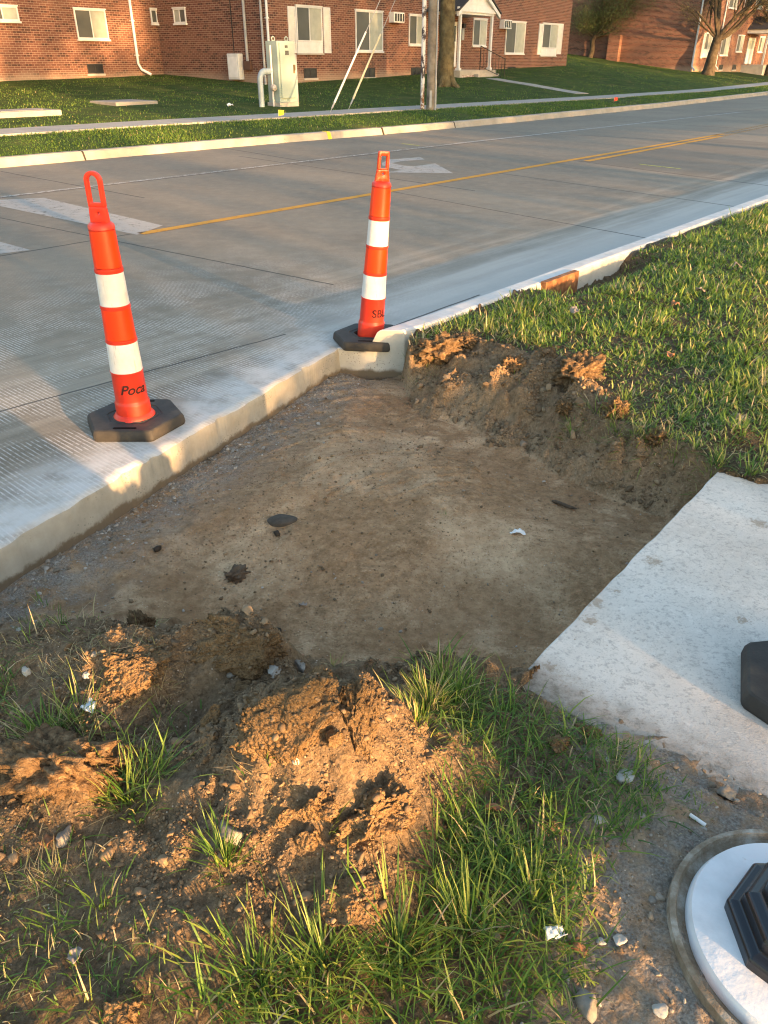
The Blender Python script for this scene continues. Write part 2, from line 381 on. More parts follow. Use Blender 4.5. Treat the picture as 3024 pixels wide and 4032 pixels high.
EDGE = [(-2.9, -0.9), (-2.05, 0.95), (-1.37, 2.30), (-1.17, 2.70), (-0.91, 3.22), (-0.57, 3.89), (-0.28, 4.49)]
def resample(poly, step):
    out = [poly[0]]
    for (ax, ay), (bx, by) in zip(poly[:-1], poly[1:]):
        n = max(1, int(math.hypot(bx - ax, by - ay) / step))
        out += [(ax + (bx - ax) * k / n, ay + (by - ay) * k / n) for k in range(1, n + 1)]
    return out
edge = np.array(resample(EDGE, 0.012))
en = np.array([0.895, -0.445])
chip = 0.004 * fbm(edge[:, 0] * 5, edge[:, 1] * 5, s=3) - 0.012 * np.clip(vnoise(edge[:, 0] * 14, edge[:, 1] * 14, s=9) - 0.45, 0, 1) * 3
# cut edge, then the lip of the gutter pan along the standing kerb
gut = [ab(a_, -3.18 - 0.012 * (a_ - 3.2)) for a_ in np.linspace(3.22, 60, 60)]
far_ab = [(-25, -13.6), (-10, -13.5), (6, -13.45), (11, -13.3), (15, -12.98), (20, -12.9), (30, -13.1), (44, -14.0), (60, -16.0), (80, -20)]
def far_b(a): return np.interp(a, [q[0] for q in far_ab], [q[1] for q in far_ab])
def road_build():
    top = [(x + en[0] * c, y + en[1] * c) for (x, y), c in zip(edge, chip)]
    near = top + gut[1:]
    # strips of quads from the near line across to the far kerb
    rows = 26; V = []; Q = []
    nn = len(near)
    for i, (x, y) in enumerate(near):
        a_ = x * R_[0] + y * R_[1]; fb = float(far_b(a_)) - 0.05
        b_ = x * T_[0] + y * T_[1]
        for r in range(rows + 1):
            t = (r / rows) ** 1.6
            bb = b_ + (fb - b_) * t
            X, Y = ab(a_, bb); V.append((X, Y, 0.0))
    for i in range(nn - 1):
        for r in range(rows):
            Q.append((i * (rows + 1) + r, (i + 1) * (rows + 1) + r, (i + 1) * (rows + 1) + r + 1, i * (rows + 1) + r + 1))
    # sawn face below the cut edge
    lev = [-0.008, -0.03, -0.06, -0.09, -0.12, -0.16, -0.22, -0.40]
    base = len(V); ne = len(edge)
    for k, zz in enumerate(lev):
        rough = 0.006 * fbm(edge[:, 0] * 9, edge[:, 1] * 9, np.full(ne, zz * 9), s=21) + 0.008 * sstep(0, 0.2, np.array(-zz))
        off = rough + (0.003 if k == 0 else 0.006)
        for (x, y), o_, ch in zip(edge, off, chip * (1 - 0.6 * min(1, k / 3))):
            V.append((x + en[0] * (o_ + ch), y + en[1] * (o_ + ch), zz))
    for i in range(ne - 1):
        Q.append((base + i, base + i + 1, (i + 1) * (rows + 1), i * (rows + 1)))
        for k in range(len(lev) - 1):
            Q.append((base + (k + 1) * ne + i, base + (k + 1) * ne + i + 1, base + k * ne + i + 1, base + k * ne + i))
    return props(fast('road', V, Q, None, M_road), kind='structure')
road = road_build()

def paint_mat(name, c0, c1, wear=0.5, cover=0.64):
    g = G(name); p = g.pos()
    n = g.noise(p, 9, 6, 0.7); n2 = g.noise(p, 70, 4, 0.7)
    g.col(g.ramp(n, [(0.3, c0), (0.7, c1)]))
    al = g.sm(g.m_('ADD', g.m_('MULTIPLY', n, 0.65), g.m_('MULTIPLY', n2, 0.35)), wear - 0.10, wear + 0.06)
    g.set(g.b, 'Alpha', g.m_('MULTIPLY', al, cover))
    return g.fin(0.75, 0.3)
M_white_paint = paint_mat('worn_white_paint', (0.42, 0.40, 0.37), (0.52, 0.505, 0.475), 0.41)
M_thin_white = paint_mat('thin_white_paint', (0.46, 0.44, 0.41), (0.58, 0.56, 0.52), 0.49)
M_yellow_paint = paint_mat('yellow_paint', (0.46, 0.225, 0.022), (0.58, 0.30, 0.03), 0.37, 0.85)
def marking(name, poly, mat, lab=None):
    m = MB(); m.add([(x, y, 0.004) for x, y in poly], [tuple(range(len(poly)))])
    o = m.obj(name, mat, road)
    if lab: o['label'] = lab
    return o
def strip(name, p0, p1, wd, mat, lab=None, n=24):
    ax, ay = p0; bx, by = p1; L = math.hypot(bx - ax, by - ay); nx, ny = -(by - ay) / L * wd / 2, (bx - ax) / L * wd / 2
    m = MB()
    for k in range(n):
        t0, t1 = k / n, (k + 1) / n
        q = [(ax + (bx - ax) * t0, ay + (by - ay) * t0), (ax + (bx - ax) * t1, ay + (by - ay) * t1)]
        m.add([(q[0][0] - nx, q[0][1] - ny, 0.004), (q[1][0] - nx, q[1][1] - ny, 0.004), (q[1][0] + nx, q[1][1] + ny, 0.004), (q[0][0] + nx, q[0][1] + ny, 0.004)], [(0, 1, 2, 3)])
    o = m.obj(name, mat, road)
    if lab: o['label'] = lab
    return o
strip('yellow_line', ab(4.4, -7.10), ab(20.0, -7.18), 0.13, M_yellow_paint, 'long yellow centre line')
strip('yellow_line', ab(13.0, -6.86), ab(19.4, -6.98), 0.13, M_yellow_paint, 'short second yellow line')
M_faded_yellow = paint_mat('faded_yellow_paint', (0.36, 0.22, 0.07), (0.44, 0.29, 0.11), 0.50)
strip('yellow_line', ab(19.5, -7.2), ab(44, -8.6), 0.10, M_faded_yellow, 'faded double yellow line in the distance')
strip('yellow_line', ab(19.4, -6.98), ab(44, -8.38), 0.10, M_faded_yellow, 'faded second line in the distance')
strip('white_line', ab(-4, -10.5), ab(14, -10.42), 0.09, M_thin_white, 'worn white lane line')
strip('white_line', ab(14, -10.42), ab(29, -9.95), 0.12, M_white_paint, 'clean white lane line')
marking('stop_bar', PW([(0, 432), (95, 428), (352, 488), (296, 508), (0, 446)], 0), M_white_paint, 'wide worn white stop bar')
marking('stop_bar', PW([(-60, 512), (0, 523), (66, 541), (2, 549), (-60, 545)], 0), M_white_paint, 'end of a second worn white bar')
marking('turn_arrow', PW([(825, 352), (842, 345), (908, 340), (918, 345), (866, 349), (846, 353), (870, 358), (893, 360), (940, 353.5), (979, 375), (832, 373), (868, 368), (842, 363), (826, 358)], 0), M_white_paint, 'worn white curved turn arrow')
M_lime = paint_mat('lime_spray_paint', (0.50, 0.55, 0.08), (0.62, 0.66, 0.12), 0.42)
strip('spray_mark', at(1380, 355), at(1470, 365), 0.05, M_lime, 'lime green sprayed utility line')
strip('spray_mark', at(868, 310.5), at(905, 315), 0.05, M_lime, 'short lime sprayed dash by the lane line')

# ------------------------------------------------------------------ kerbs
def conc_mat(name, tint=(1, 1, 1), lo=0.30, hi=0.48, bs=0.35):
    g = G(name); p = g.pos()
    n1 = g.noise(p, 3, 6, 0.6); n2 = g.noise(p, 45, 5, 0.7); n3 = g.noise(p, 200, 2)
    t = lambda k: (k * tint[0], k * tint[1], k * tint[2])
    c = g.ramp(n1, [(0.3, t(lo)), (0.7, t(hi))])
    c = g.mix(g.m_('MULTIPLY', g.sm(n2, 0.56, 0.75), 0.45), c, t(lo * 0.55))
    g.col(c); return g.fin(0.88, 0.2, g.bump(g.m_('ADD', n2, g.m_('MULTIPLY', n3, 0.6)), bs, 0.005))
M_kerb = conc_mat('kerb_concrete', (1.0, 0.95, 0.86), 0.34, 0.50)
def kerb_cut_mat():
    g = G('kerb_cut_concrete'); p = g.pos(); z = g.n('SeparateXYZ', None, i0=p).outputs[2]
    c = g.ramp(g.noise(p, 8, 6, 0.6), [(0.3, (0.42, 0.395, 0.335)), (0.7, (0.54, 0.51, 0.445))])
    vo = g.n('TexVoronoi', None, Vector=p, Scale=90.0).outputs['Distance']
    c = g.mix(g.m_('MULTIPLY', g.sm(vo, 0.32, 0.18), g.sm(g.noise(p, 5, 4), 0.52, 0.62)), c, (0.23, 0.21, 0.18))
    nz = g.n('SeparateXYZ', None, i0=g.n('NewGeometry').outputs['Normal']).outputs[2]
    foot = g.sm(g.m_('ADD', z, g.m_('MULTIPLY', g.m_('SUBTRACT', g.noise(p, 7, 5, 0.6), 0.5), 0.09)), -0.105, -0.130)
    c = g.mix(foot, c, (0.16, 0.122, 0.082))
    top = g.sm(nz, 0.5, 0.8)
    dusty = g.ramp(g.noise(p, 12, 5, 0.6), [(0.3, (0.48, 0.47, 0.45)), (0.7, (0.62, 0.61, 0.595))])
    c = g.mix(top, c, dusty)
    g.col(c); return g.fin(0.88, 0.2, g.bump(g.noise(p, 110, 4, 0.7), 0.35, 0.004))
M_kerbn = kerb_cut_mat()
def near_kerb():
    prof = [(0.0, 0.003), (0.05, -0.003), (0.10, -0.010), (0.15, -0.012), (0.175, -0.004), (0.215, 0.070), (0.235, 0.112), (0.25, 0.126), (0.268, 0.131), (0.365, 0.133), (0.385, 0.128), (0.393, 0.11), (0.396, -0.02), (0.40, -0.32)]
    prof = prof + [(0.0, -0.32)]
    p0 = np.array([-0.285, 4.485]); p1 = np.array([0.125, 4.40]); dcut = (p1 - p0) / 0.40
    rings = []
    A = [3.19, 3.3, 3.5, 3.8, 4.2, 4.7, 5.0, 5.3, 5.6, 5.9, 6.2, 6.6, 7.2, 8, 9.2, 11, 14, 18, 24, 32, 42, 58]
    for k, a_ in enumerate(A):
        b0 = -3.18 - 0.012 * (a_ - 3.2); q = np.array(ab(a_, b0)); wgt = max(0.0, 1 - (a_ - 3.19) / 0.45)
        r = []
        for t, z in prof:
            square = q + T_ * t * 1.0
            cut = p0 + dcut * t + R_ * (a_ - 3.19) if wgt else square
            P_ = cut * wgt + square * (1 - wgt)
            r.append((P_[0], P_[1], z + 0.003 * vnoise(np.array([t * 9]), np.array([a_ * 3.0]), s=2)[0]))
        rings.append(r)
    m = MB(); m.loops(rings)
    return props(m.obj('kerb', M_kerbn, None, bevel=0.004, segs=1), kind='structure')
near_kerb()
# storm drain: dark slots in the gutter and a rusty steel hood on the kerb back
def drain():
    t = empty('storm_drain', (*ab(4.55, -3.03), 0.0), math.atan2(R_[1], R_[0]), 'rusty steel kerb inlet with slotted gutter grate beside the right-hand lawn', 'storm drain')
    fr = MB(); fr.box(-0.36, 0.36, -0.09, 0.09, -0.03, 0.0045)
    fr.obj('grate', pm('cast_iron', [(0.3, (0.28, 0.275, 0.265)), (0.7, (0.40, 0.39, 0.38))], 20, 0.8, 0.3, 0.4, 80), t)
    sl = MB()
    for x0, x1, y0, y1 in [(-0.33, -0.12, -0.05, 0.012), (-0.08, -0.02, -0.01, 0.03), (0.02, 0.30, -0.055, 0.005)]:
        pts = [(x0 + (x1 - x0) * (0.5 + 0.5 * math.cos(a)), y0 + (y1 - y0) * (0.5 + 0.5 * math.sin(a))) for a in [2 * math.pi * k / 20 for k in range(20)]]
        sl.prism(pts, -0.02, 0.0075)
    sl.obj('slot', pm('dark_void', [(0.5, (0.012, 0.011, 0.010))], 5, 0.95, 0.05), t)
    h = MB(); h.box(0.33, 0.80, -0.262, -0.213, -0.10, 0.142)
    h.obj('steel_hood', pm('rusty_steel', [(0.3, (0.10, 0.042, 0.018)), (0.55, (0.24, 0.105, 0.042)), (0.75, (0.36, 0.19, 0.09))], 18, 0.8, 0.3, 0.5, 70), t, bevel=0.004)
    return t
drain()

M_fkerb = conc_mat('far_kerb_concrete', (1.0, 0.92, 0.78), 0.26, 0.36, 0.2)
def sweep(name, A, prof, mat, kind='structure', boff=None):
    """prof: (distance beyond the far kerb line, height); A: stations along the road"""
    rings = []
    for a_ in A:
        fb = float(far_b(a_)); dz = boff(a_) if boff else 0
        rings.append([(*ab(a_, fb - d), z + dz) for d, z in prof])
    m = MB(); m.loops(rings)
    o = m.obj(name, mat); props(o, kind=kind); return o
SA = list(np.arange(-24, 78, 2.0))
sweep('far_kerb', SA, [(-0.02, -0.2), (-0.02, 0.0), (0.025, 0.115), (0.05, 0.138), (0.18, 0.142), (0.195, 0.13), (0.20, -0.2)], M_fkerb)
M_joint = pm('kerb_joint_grime', [(0.5, (0.05, 0.042, 0.035))], 5, 0.95, 0.1)
far_kerb = bpy.data.objects['far_kerb']
jm = MB()
for px, py in [(197, 348), (543, 312), (833, 291), (975, 276)]:
    p = at(px, py); a_ = p @ R_; fb = float(far_b(a_))
    rr = []
    for aa in (a_ - 0.016, a_ + 0.016):
        rr.append([(*ab(aa, fb - d), z) for d, z in [(-0.025, -0.1), (-0.025, 0.0), (0.021, 0.117), (0.048, 0.142), (0.18, 0.146), (0.18, -0.1)]])
    jm.loops(rr)
jo = jm.obj('kerb_joint', M_joint, far_kerb)
p = at(662, 296); a_ = p @ R_; fb = float(far_b(a_)); ym = MB()
ym.loops([[(*ab(aa, fb - d), z) for d, z in [(-0.026, -0.1), (-0.026, 0.0), (0.020, 0.118), (0.047, 0.143), (0.18, 0.147), (0.18, -0.1)]] for aa in (a_ - 0.05, a_ + 0.05)])
ym.obj('spray_mark', pm('yellow_spray', [(0.4, (0.55, 0.42, 0.03)), (0.7, (0.62, 0.5, 0.06))], 30, 0.8), far_kerb)

# ------------------------------------------------------------------ far lawn, verge, pavement
SW0, SW1 = 1.75, 3.05
def z_sw(a): return np.interp(a, [18, 40], [0.33, 0.21])
def slope(a): return np.interp(a, [12, 18, 21, 39, 57], [0.040, 0.044, 0.050, 0.10, 0.12])
def FL(x, y):
    x = np.asarray(x, float); y = np.asarray(y, float)
    a_ = x * R_[0] + y * R_[1]; d = far_b(a_) - (x * T_[0] + y * T_[1])
    zs = z_sw(a_)
    z = np.where(d < SW0, 0.13 + (zs - 0.13) * np.clip((d - 0.2) / (SW0 - 0.2), 0, 1), zs + np.clip(d - SW1, 0, 18) * slope(a_))
    z = np.where((d >= SW0) & (d < SW1), zs, z)
    far = sstep(60, 90, a_)
    return z + 0.012 * vnoise(x * 0.8, y * 0.8, s=5) * (d > SW1 + 0.3)
def far_lawn():
    A = np.arange(-26, 80, 0.5); D = np.concatenate([np.linspace(0.19, SW1 + 0.3, 14), np.linspace(SW1 + 0.6, 45, 60)])
    AA, DD = np.meshgrid(A, D, indexing='ij'); B = far_b(AA) - DD
    X = AA * R_[0] + B * T_[0]; Y = AA * R_[1] + B * T_[1]
    Z = FL(X, Y) - np.where((DD > SW0 - 0.1) & (DD < SW1 + 0.1), 0.05, 0)
    n, m = X.shape; i = np.arange(n - 1)[:, None] * m + np.arange(m - 1)[None]; i = i.ravel()
    Q = np.stack([i, i + m, i + m + 1, i + 1], 1)
    return props(fast('lawn', np.stack([X, Y, Z], -1), Q, None, M_lawnsoil, smooth=True), kind='structure')
far_lawn()
M_walk = conc_mat('pavement_concrete', (1.0, 0.95, 0.86), 0.26, 0.37, 0.2)
rings = []
for a_ in np.arange(-25, 79, 1.5):
    fb = float(far_b(a_)); z = float(z_sw(a_))
    rings.append([(*ab(a_, fb - SW0), z - 0.1), (*ab(a_, fb - SW0), z + 0.012), (*ab(a_, fb - SW1), z + 0.012), (*ab(a_, fb - SW1), z - 0.1)])
m = MB(); m.loops(rings); props(m.obj('pavement', M_walk), kind='structure')
# entrance path from the porch to the pavement
pp = [(on(FL, *q)) for q in [(1120, 212), (1190, 192), (1130, 181), (1062, 172)]]

# ------------------------------------------------------------------ near ground
PIT = PW([(-40, 1310), (120, 1302), (300, 1325), (450, 1345), (600, 1400), (720, 1440), (850, 1452), (1000, 1440), (1110, 1475)], -0.12) + \
      [(1.0, 1.9), (1.6, 2.7)] + PW([(1470, 1115), (1390, 1100), (1275, 1050), (1165, 990), (1030, 925), (925, 895), (878, 845)], -0.15) + \
      [(0.10, 4.40), (-0.3, 4.5), (-0.8, 3.7), (-1.6, 2.2), (-1.75, 1.9)]
RLAWN = PW([(885, 745), (930, 735), (1010, 722), (1110, 745), (1180, 775), (1250, 790), (1320, 830), (1345, 890), (1420, 925), (1500, 955), (1580, 1005)], 0.11) + \
        [(1.52, 2.66), (6, -1.3), (60, -40), (60, 80), tuple(ab(60, -2.9)), tuple(ab(4.0, -2.80)), (0.16, 4.42)]
NLAWN = PW([(-60, 1420), (100, 1400), (250, 1385), (430, 1410), (560, 1450), (700, 1490), (840, 1490), (900, 1462), (1000, 1480), (1105, 1500)], 0.08) + \
        [(0.40, 1.50), (6, -3.6), (6, -40), (-40, -40), (-4, -1)]
BUMP = [(300, 1440, .115, .13), (250, 1480, .05, .12), (510, 1415, .15, .11), (590, 1430, .11, .09), (420, 1440, .06, .10), (640, 1590, .05, .16), (560, 1560, .05, .13), (780, 1560, .07, .11), (820, 1600, .06, .14), (810, 1790, .06, .13),
        (120, 1660, .06, .15), (450, 1640, .05, .2), (600, 1760, .07, .2), (780, 1930, .05, .10), (380, 1950, .03, .2), (140, 1400, .05, .15), (700, 1680, .06, .16), (640, 1690, .075, .11), (740, 1710, .075, .12), (690, 1700, .03, .08), (580, 1690, .05, .09), (720, 1760, .04, .10), (840, 1690, .05, .10), (960, 1600, .03, .1),
        (945, 775, .12, .14), (1060, 785, .09, .15), (880, 790, .05, .08), (1105, 805, .06, .09), (1255, 830, .08, .10), (1180, 780, .06, .12), (1000, 745, .05, .12), (1190, 860, .05, .10), (1320, 920, .05, .10), (900, 860, .03, .10), (1000, 890, .03, .10), (1590, 915, .04, .10), (1300, 600, -0.001, .22)]
BW = [(*at(x, y, 0.14), h, r) for x, y, h, r in BUMP]
SLABPOLY = [(0.345, 1.51), (1.36, 2.77), (4.36, 0.13), (3.36, -1.12)]
def T(x, y, raw=False):
    x = np.asarray(x, float); y = np.asarray(y, float)
    x0_, y0_ = x, y; b_ = x * T_[0] + y * T_[1]
    wp = sstep(-2.75, -2.45, x * T_[0] + y * T_[1]) * (y < 7)
    wx = 0.06 * fbm(x * 2.6, y * 2.6, s=201, o=2) * wp; wy = 0.06 * fbm(x * 2.6 + 9, y * 2.6, s=207, o=2) * wp
    x = x + wx; y = y + wy
    ip = inside(x, y, PIT); dp = np.where(ip, 0, seg_dist(x, y, PIT))
    il = inside(x, y, RLAWN) | inside(x, y, NLAWN)
    dl = np.where(il, 0, np.minimum(seg_dist(x, y, RLAWN), seg_dist(x, y, NLAWN)))
    t = dp / (dp + dl + 1e-6); t = np.where((y > 2.6), 0.75 * t ** 0.85 + 0.25 * t * t * (3 - 2 * t), t * t * (3 - 2 * t))
    din = np.where(ip, seg_dist(x, y, PIT), 0)
    pit = -0.165 + 0.075 * sstep(0.05, 0.8, din) + 0.012 * fbm(x * 2.2, y * 2.2, s=11, o=3)
    x, y = x0_, y0_
    z = pit * (1 - t) + 0.085 * t + 0.035 * t * sstep(3.0, 6.0, y)
    # only spoil and banks carry bumps
    bu = np.zeros_like(x)
    for bx, by, h, r in BW: bu = bu + h * np.exp(-((x - bx) ** 2 + (y - by) ** 2) / (r * r))
    z = z + bu * sstep(0.0, 0.5, t)
    spoil = np.exp(-(((x + 0.32) / 0.62) ** 2 + ((y - 1.45) / 0.55) ** 2)) * sstep(0, 0.6, t)
    bank = np.where((t > 0.02) & (t < 0.999), 1.0, 0.0)
    bank2 = np.clip(spoil + 0.8 * bank + 2.5 * np.clip(bu, 0, 0.3), 0, 1)
    near = y < 6.5
    bankb = 1 + 0.35 * ((y > 2.6) & (b_ > -2.7))
    lump = 0.034 * bankb * np.abs(fbm(x * 7, y * 7, s=31, o=4)) + 0.016 * fbm(x * 24, y * 24, s=37, o=4) + 0.007 * np.abs(fbm(x * 70, y * 70, s=39, o=2))
    z = z + bank2 * near * (lump - 0.012)
    z = z + 0.010 * fbm(x * 3, y * 3, s=41, o=3) * t
    fine = 0.0035 * fbm(x * 30, y * 30, s=51, o=3) * near
    z = z + fine * (0.5 + 0.7 * t)
    # footprints and ruts in the pit floor
    z = z + np.where(ip, 0.010 * sstep(0.35, 0.7, np.abs(fbm(x * 3.1 + 0.4 * y, y * 1.7, s=61, o=4))), 0)
    ar = np.hypot((x - 0.55) * 1.0, (y - 2.35) * 1.15); th_ = np.arctan2(y - 2.35, x - 0.55)
    arc_ = np.clip(1 - np.abs(fbm(ar * 9, th_ * 0.7, s=71, o=2)) * 6, 0, 1) * sstep(0.1, 0.4, vnoise(x * 1.6, y * 1.6, s=73))
    z = z + np.where(ip, 0.010 * arc_ + 0.0045 * np.abs(fbm(x * 40, y * 40, s=75, o=3)) * sstep(-.2, .4, vnoise(x * 3, y * 3, s=77)), 0) * sstep(0.0, 0.15, din)
    a2 = x * R_[0] + y * R_[1]; tr = sstep(4.72, 4.92, a2) * sstep(6.35, 6.05, a2) * sstep(-2.42, -2.66, b_)
    z = z - 0.13 * tr
    if raw: return z, t, bank2, spoil, din
    return z
def grow(a0, a1, step, lo, hi, f=1.18):
    core = list(np.arange(a0, a1, step)); s_ = step; x = core[-1]; up = []
    while x < hi: s_ = min(s_ * f, 4.0); x += s_; up.append(x)
    s_ = step; x = core[0]; dn = []
    while x > lo: s_ = min(s_ * f, 4.0); x -= s_; dn.append(x)
    return np.array(dn[::-1] + core + up)
def ground():
    xs = np.concatenate([grow(-1.75, 2.0, 0.0095, -40, 1.9), np.arange(2.02, 6.0, 0.045), grow(6.0, 6.3, 0.1, 6.0, 60)[1:]])
    ys = np.concatenate([grow(0.42, 5.2, 0.0095, -40, 5.1), np.arange(5.2, 11.5, 0.05), grow(11.5, 11.8, 0.1, 11.5, 60)[1:]])
    xs = np.unique(np.round(xs, 4)); ys = np.unique(np.round(ys, 4))
    X, Y = np.meshgrid(xs, ys, indexing='ij')
    Z, t, bank, spoil, din = T(X, Y, True)
    b_ = X * T_[0] + Y * T_[1]; a_ = X * R_[0] + Y * R_[1]
    # under the road, kerb and slab the sheet drops out of sight
    under = (inside(X, Y, [(x - 0.02, y + 0.01) for x, y in EDGE] + [tuple(ab(3.25, -3.2)), tuple(ab(3.25, -2.90)), tuple(ab(60, -3.5)), tuple(ab(60, -60)), (-60, 30), (-60, -60)]))
    kerbz = (a_ > 3.45) & (b_ < -2.84)
    Z = np.where(under | kerbz, -0.36, Z)
    sl = inside(X, Y, SLABPOLY) & (seg_dist(X, Y, SLABPOLY) > 0.01)
    ai = (X - 0.345) * R_[0] + (Y - 1.545) * R_[1]; bi = (X - 0.345) * T_[0] + (Y - 1.545) * T_[1]
    bury = 0.060 + 0.005 - 0.13 * ai + 0.004 * fbm(X * 9, Y * 9, s=401, o=3) + 0.004 * fbm(X * 60, Y * 60, s=403, o=3) - 0.06 * sstep(0.30, 0.05, bi)
    Z = np.where(sl, np.where(ai < 0.30, np.maximum(np.minimum(bury, 0.085), -0.14), -0.14), Z)
    n, m = X.shape; i = (np.arange(n - 1)[:, None] * m + np.arange(m - 1)[None]).ravel()
    Q = np.stack([i, i + m, i + m + 1, i + 1], 1)
    de = seg_dist(X, Y, EDGE, False)
    grav = np.clip(np.exp(-(de / 0.30) ** 2) * (t < 0.2) * 1.1, 0, 1)
    grav = np.maximum(grav, sstep(0.42, 0.25, np.hypot(X - 0.62, Y - 0.80)))
    grav = np.maximum(grav, sstep(0.22, 0.08, seg_dist(X, Y, [(0.55, 1.38), (1.2, 0.80)], False)))
    loam = np.clip(t * 1.1 - 0.62 * spoil, 0, 1) * (1 - 0.5 * bank) * (1 - 0.9 * sstep(0.46, 0.3, np.hypot(X - 0.62, Y - 0.80))) * (1 - 0.9 * sstep(0.24, 0.1, seg_dist(X, Y, [(0.55, 1.38), (1.2, 0.80)], False)))
    dampm = np.where(inside(X, Y, PIT), 0.45 + 0.55 * np.exp(-(din / 0.28) ** 2), 0.25 * bank)
    return props(fast('ground', np.stack([X, Y, Z], -1), Q, None, M_soil, smooth=True,
                      attrs={'grav': grav.ravel(), 'loam': loam.ravel(), 'damp': dampm.ravel(), 'spoil': np.clip(spoil * 1.5 + 0.6 * bank, 0, 1).ravel()}), kind='structure')
ground()

# concrete walk slab, cut parallel to the road, white with cutting dust
def slab():
    g = G('dusty_slab_concrete'); p = g.pos()
    n1 = g.noise(p, 2.5, 6, 0.6); n2 = g.noise(p, 60, 5, 0.75); n3 = g.noise(p, 9, 6, 0.7, 0.4)
    c = g.ramp(n1, [(0.3, (0.47, 0.435, 0.385)), (0.6, (0.63, 0.59, 0.53))])
    c = g.mix(g.m_('MULTIPLY', g.sm(n2, 0.50, 0.64), 0.60), c, (0.30, 0.285, 0.26))
    c = g.mix(g.m_('MULTIPLY', g.sm(g.noise(p, 26, 6, 0.8), 0.54, 0.66), 0.45), c, (0.74, 0.70, 0.64))
    c = g.mix(g.m_('MULTIPLY', g.sm(g.noise(p, 190, 3, 0.7), 0.56, 0.70), 0.5), c, (0.20, 0.185, 0.165))
    c = g.mix(g.m_('MULTIPLY', g.sm(n3, 0.70, 0.73), 0.9), c, (0.24, 0.17, 0.105))
    for qx, qy, rr_ in ((1285, 1300, .035), (1275, 1338, .03), (1640, 1130, .04), (1412, 1212, .035), (1608, 1340, .022), (1190, 1440, .02), (1330, 1275, .015)):
        w_ = at(qx, qy, 0.06); ds = g.n('VectorMath', {'operation': 'DISTANCE'}, i0=p, i1=(w_[0], w_[1], 0.06)).outputs['Value']
        c = g.mix(g.m_('MULTIPLY', g.sm(g.m_('ADD', ds, g.m_('MULTIPLY', g.m_('SUBTRACT', g.noise(p, 48, 6, .8), .5), .16)), rr_, rr_ * .3), .65), c, (0.27, 0.20, 0.13))
    dd = g.m_('ADD', g.dot(p, (T_[0], T_[1], 0)), 0.0); a_ = g.dot(p, (R_[0], R_[1], 0))
    worn = g.sm(g.m_('ADD', a_, g.m_('MULTIPLY', g.m_('SUBTRACT', n1, 0.5), 0.5)), 1.62, 1.28)
    worn2 = g.sm(g.m_('ADD', a_, g.m_('MULTIPLY', g.m_('SUBTRACT', g.noise(p, 30, 6, 0.8), 0.5), 0.30)), 1.56, 1.40)
    c = g.mix(g.m_('MULTIPLY', worn, 0.80), c, g.ramp(n2, [(0.35, (0.19, 0.165, 0.135)), (0.65, (0.36, 0.33, 0.29))]))
    c = g.mix(g.m_('MULTIPLY', worn2, 0.85), c, g.ramp(n2, [(0.35, (0.15, 0.122, 0.09)), (0.65, (0.29, 0.25, 0.20))]))
    g.col(c); mt = g.fin(0.9, 0.2, g.bump(g.m_('ADD', n2, g.m_('MULTIPLY', g.noise(p, 200, 3), 0.6)), 0.5, 0.004))
    c0 = np.array([0.345, 1.545]); c1 = np.array([1.37, 2.795])
    L = np.linalg.norm(c1 - c0); u = (c1 - c0) / L
    top = []; n = 60
    for k in range(n + 1):
        q = c0 + u * L * k / n + T_ * (0.006 * vnoise(np.array([k * 0.31]), np.array([0.5]), s=77)[0])
        if k == 0: q = q + T_ * 0.03
        if k == n: q = q + T_ * 0.02
        top.append(q)
    ring = [tuple(q) for q in top] + [tuple(c1 + T_ * x) for x in (0.05, 1.5, 4)] + [tuple(c0 + T_ * x) for x in (4, 1.5, 0.05)]
    m = MB(); m.loops([[(x, y, -0.13) for x, y in ring], [(x, y, 0.06) for x, y in ring]])
    return props(m.obj('sidewalk', mt, bevel=0.006, segs=2), kind='structure')
slab()

# ------------------------------------------------------------------ traffic channelizers
def plastic(name, c, var=0.85, rough=0.42, dirt=0.42):
    g = G(name); p = g.obj()
    n = g.noise(p, 9, 6, 0.65); n2 = g.noise(g.scl(p, (1, 1, 0.25)), 30, 4, 0.6)
    cc = g.mix(g.sm(n, 0.3, 0.7), tuple(k * var for k in c), c)
    cc = g.mix(g.m_('MULTIPLY', g.sm(n2, 0.62, 0.8), dirt), cc, (0.25, 0.20, 0.15))
    g.col(cc); return g.fin(rough, 0.4, g.bump(g.noise(p, 200, 2), 0.05, 0.001))
M_tube = plastic('orange_red_plastic', (0.66, 0.040, 0.016))
M_oband = plastic('fluorescent_orange_sheeting', (0.85, 0.046, 0.004), 0.95, 0.35, 0.05)
def wband():
    g = G('white_reflective_sheeting'); p = g.obj()
    n = g.noise(p, 12, 5, 0.6); sc = g.sm(g.noise(g.scl(p, (1, 1, 0.15)), 60, 4, 0.7), 0.57, 0.70)
    c = g.ramp(n, [(0.3, (0.60, 0.585, 0.55)), (0.7, (0.76, 0.75, 0.72))])
    c = g.mix(g.m_('MULTIPLY', sc, 0.55), c, (0.33, 0.30, 0.26))
    ch = g.n('TexChecker', None, Vector=g.scl(p, (1, 1, 1)), Scale=260.0).outputs['Fac']
    c = g.mix(g.m_('MULTIPLY', ch, 0.06), c, (0.4, 0.4, 0.4))
    g.col(c); return g.fin(0.35, 0.5)
M_wband = wband()
M_rubber = pm('recycled_rubber', [(0.3, (0.022, 0.021, 0.020)), (0.55, (0.040, 0.037, 0.033)), (0.75, (0.085, 0.068, 0.048))], 9, 0.75, 0.35, 0.5, 120, 0.002)
M_ink = pm('black_stencil_ink', [(0.4, (0.03, 0.012, 0.010)), (0.7, (0.06, 0.018, 0.014))], 40, 0.7)
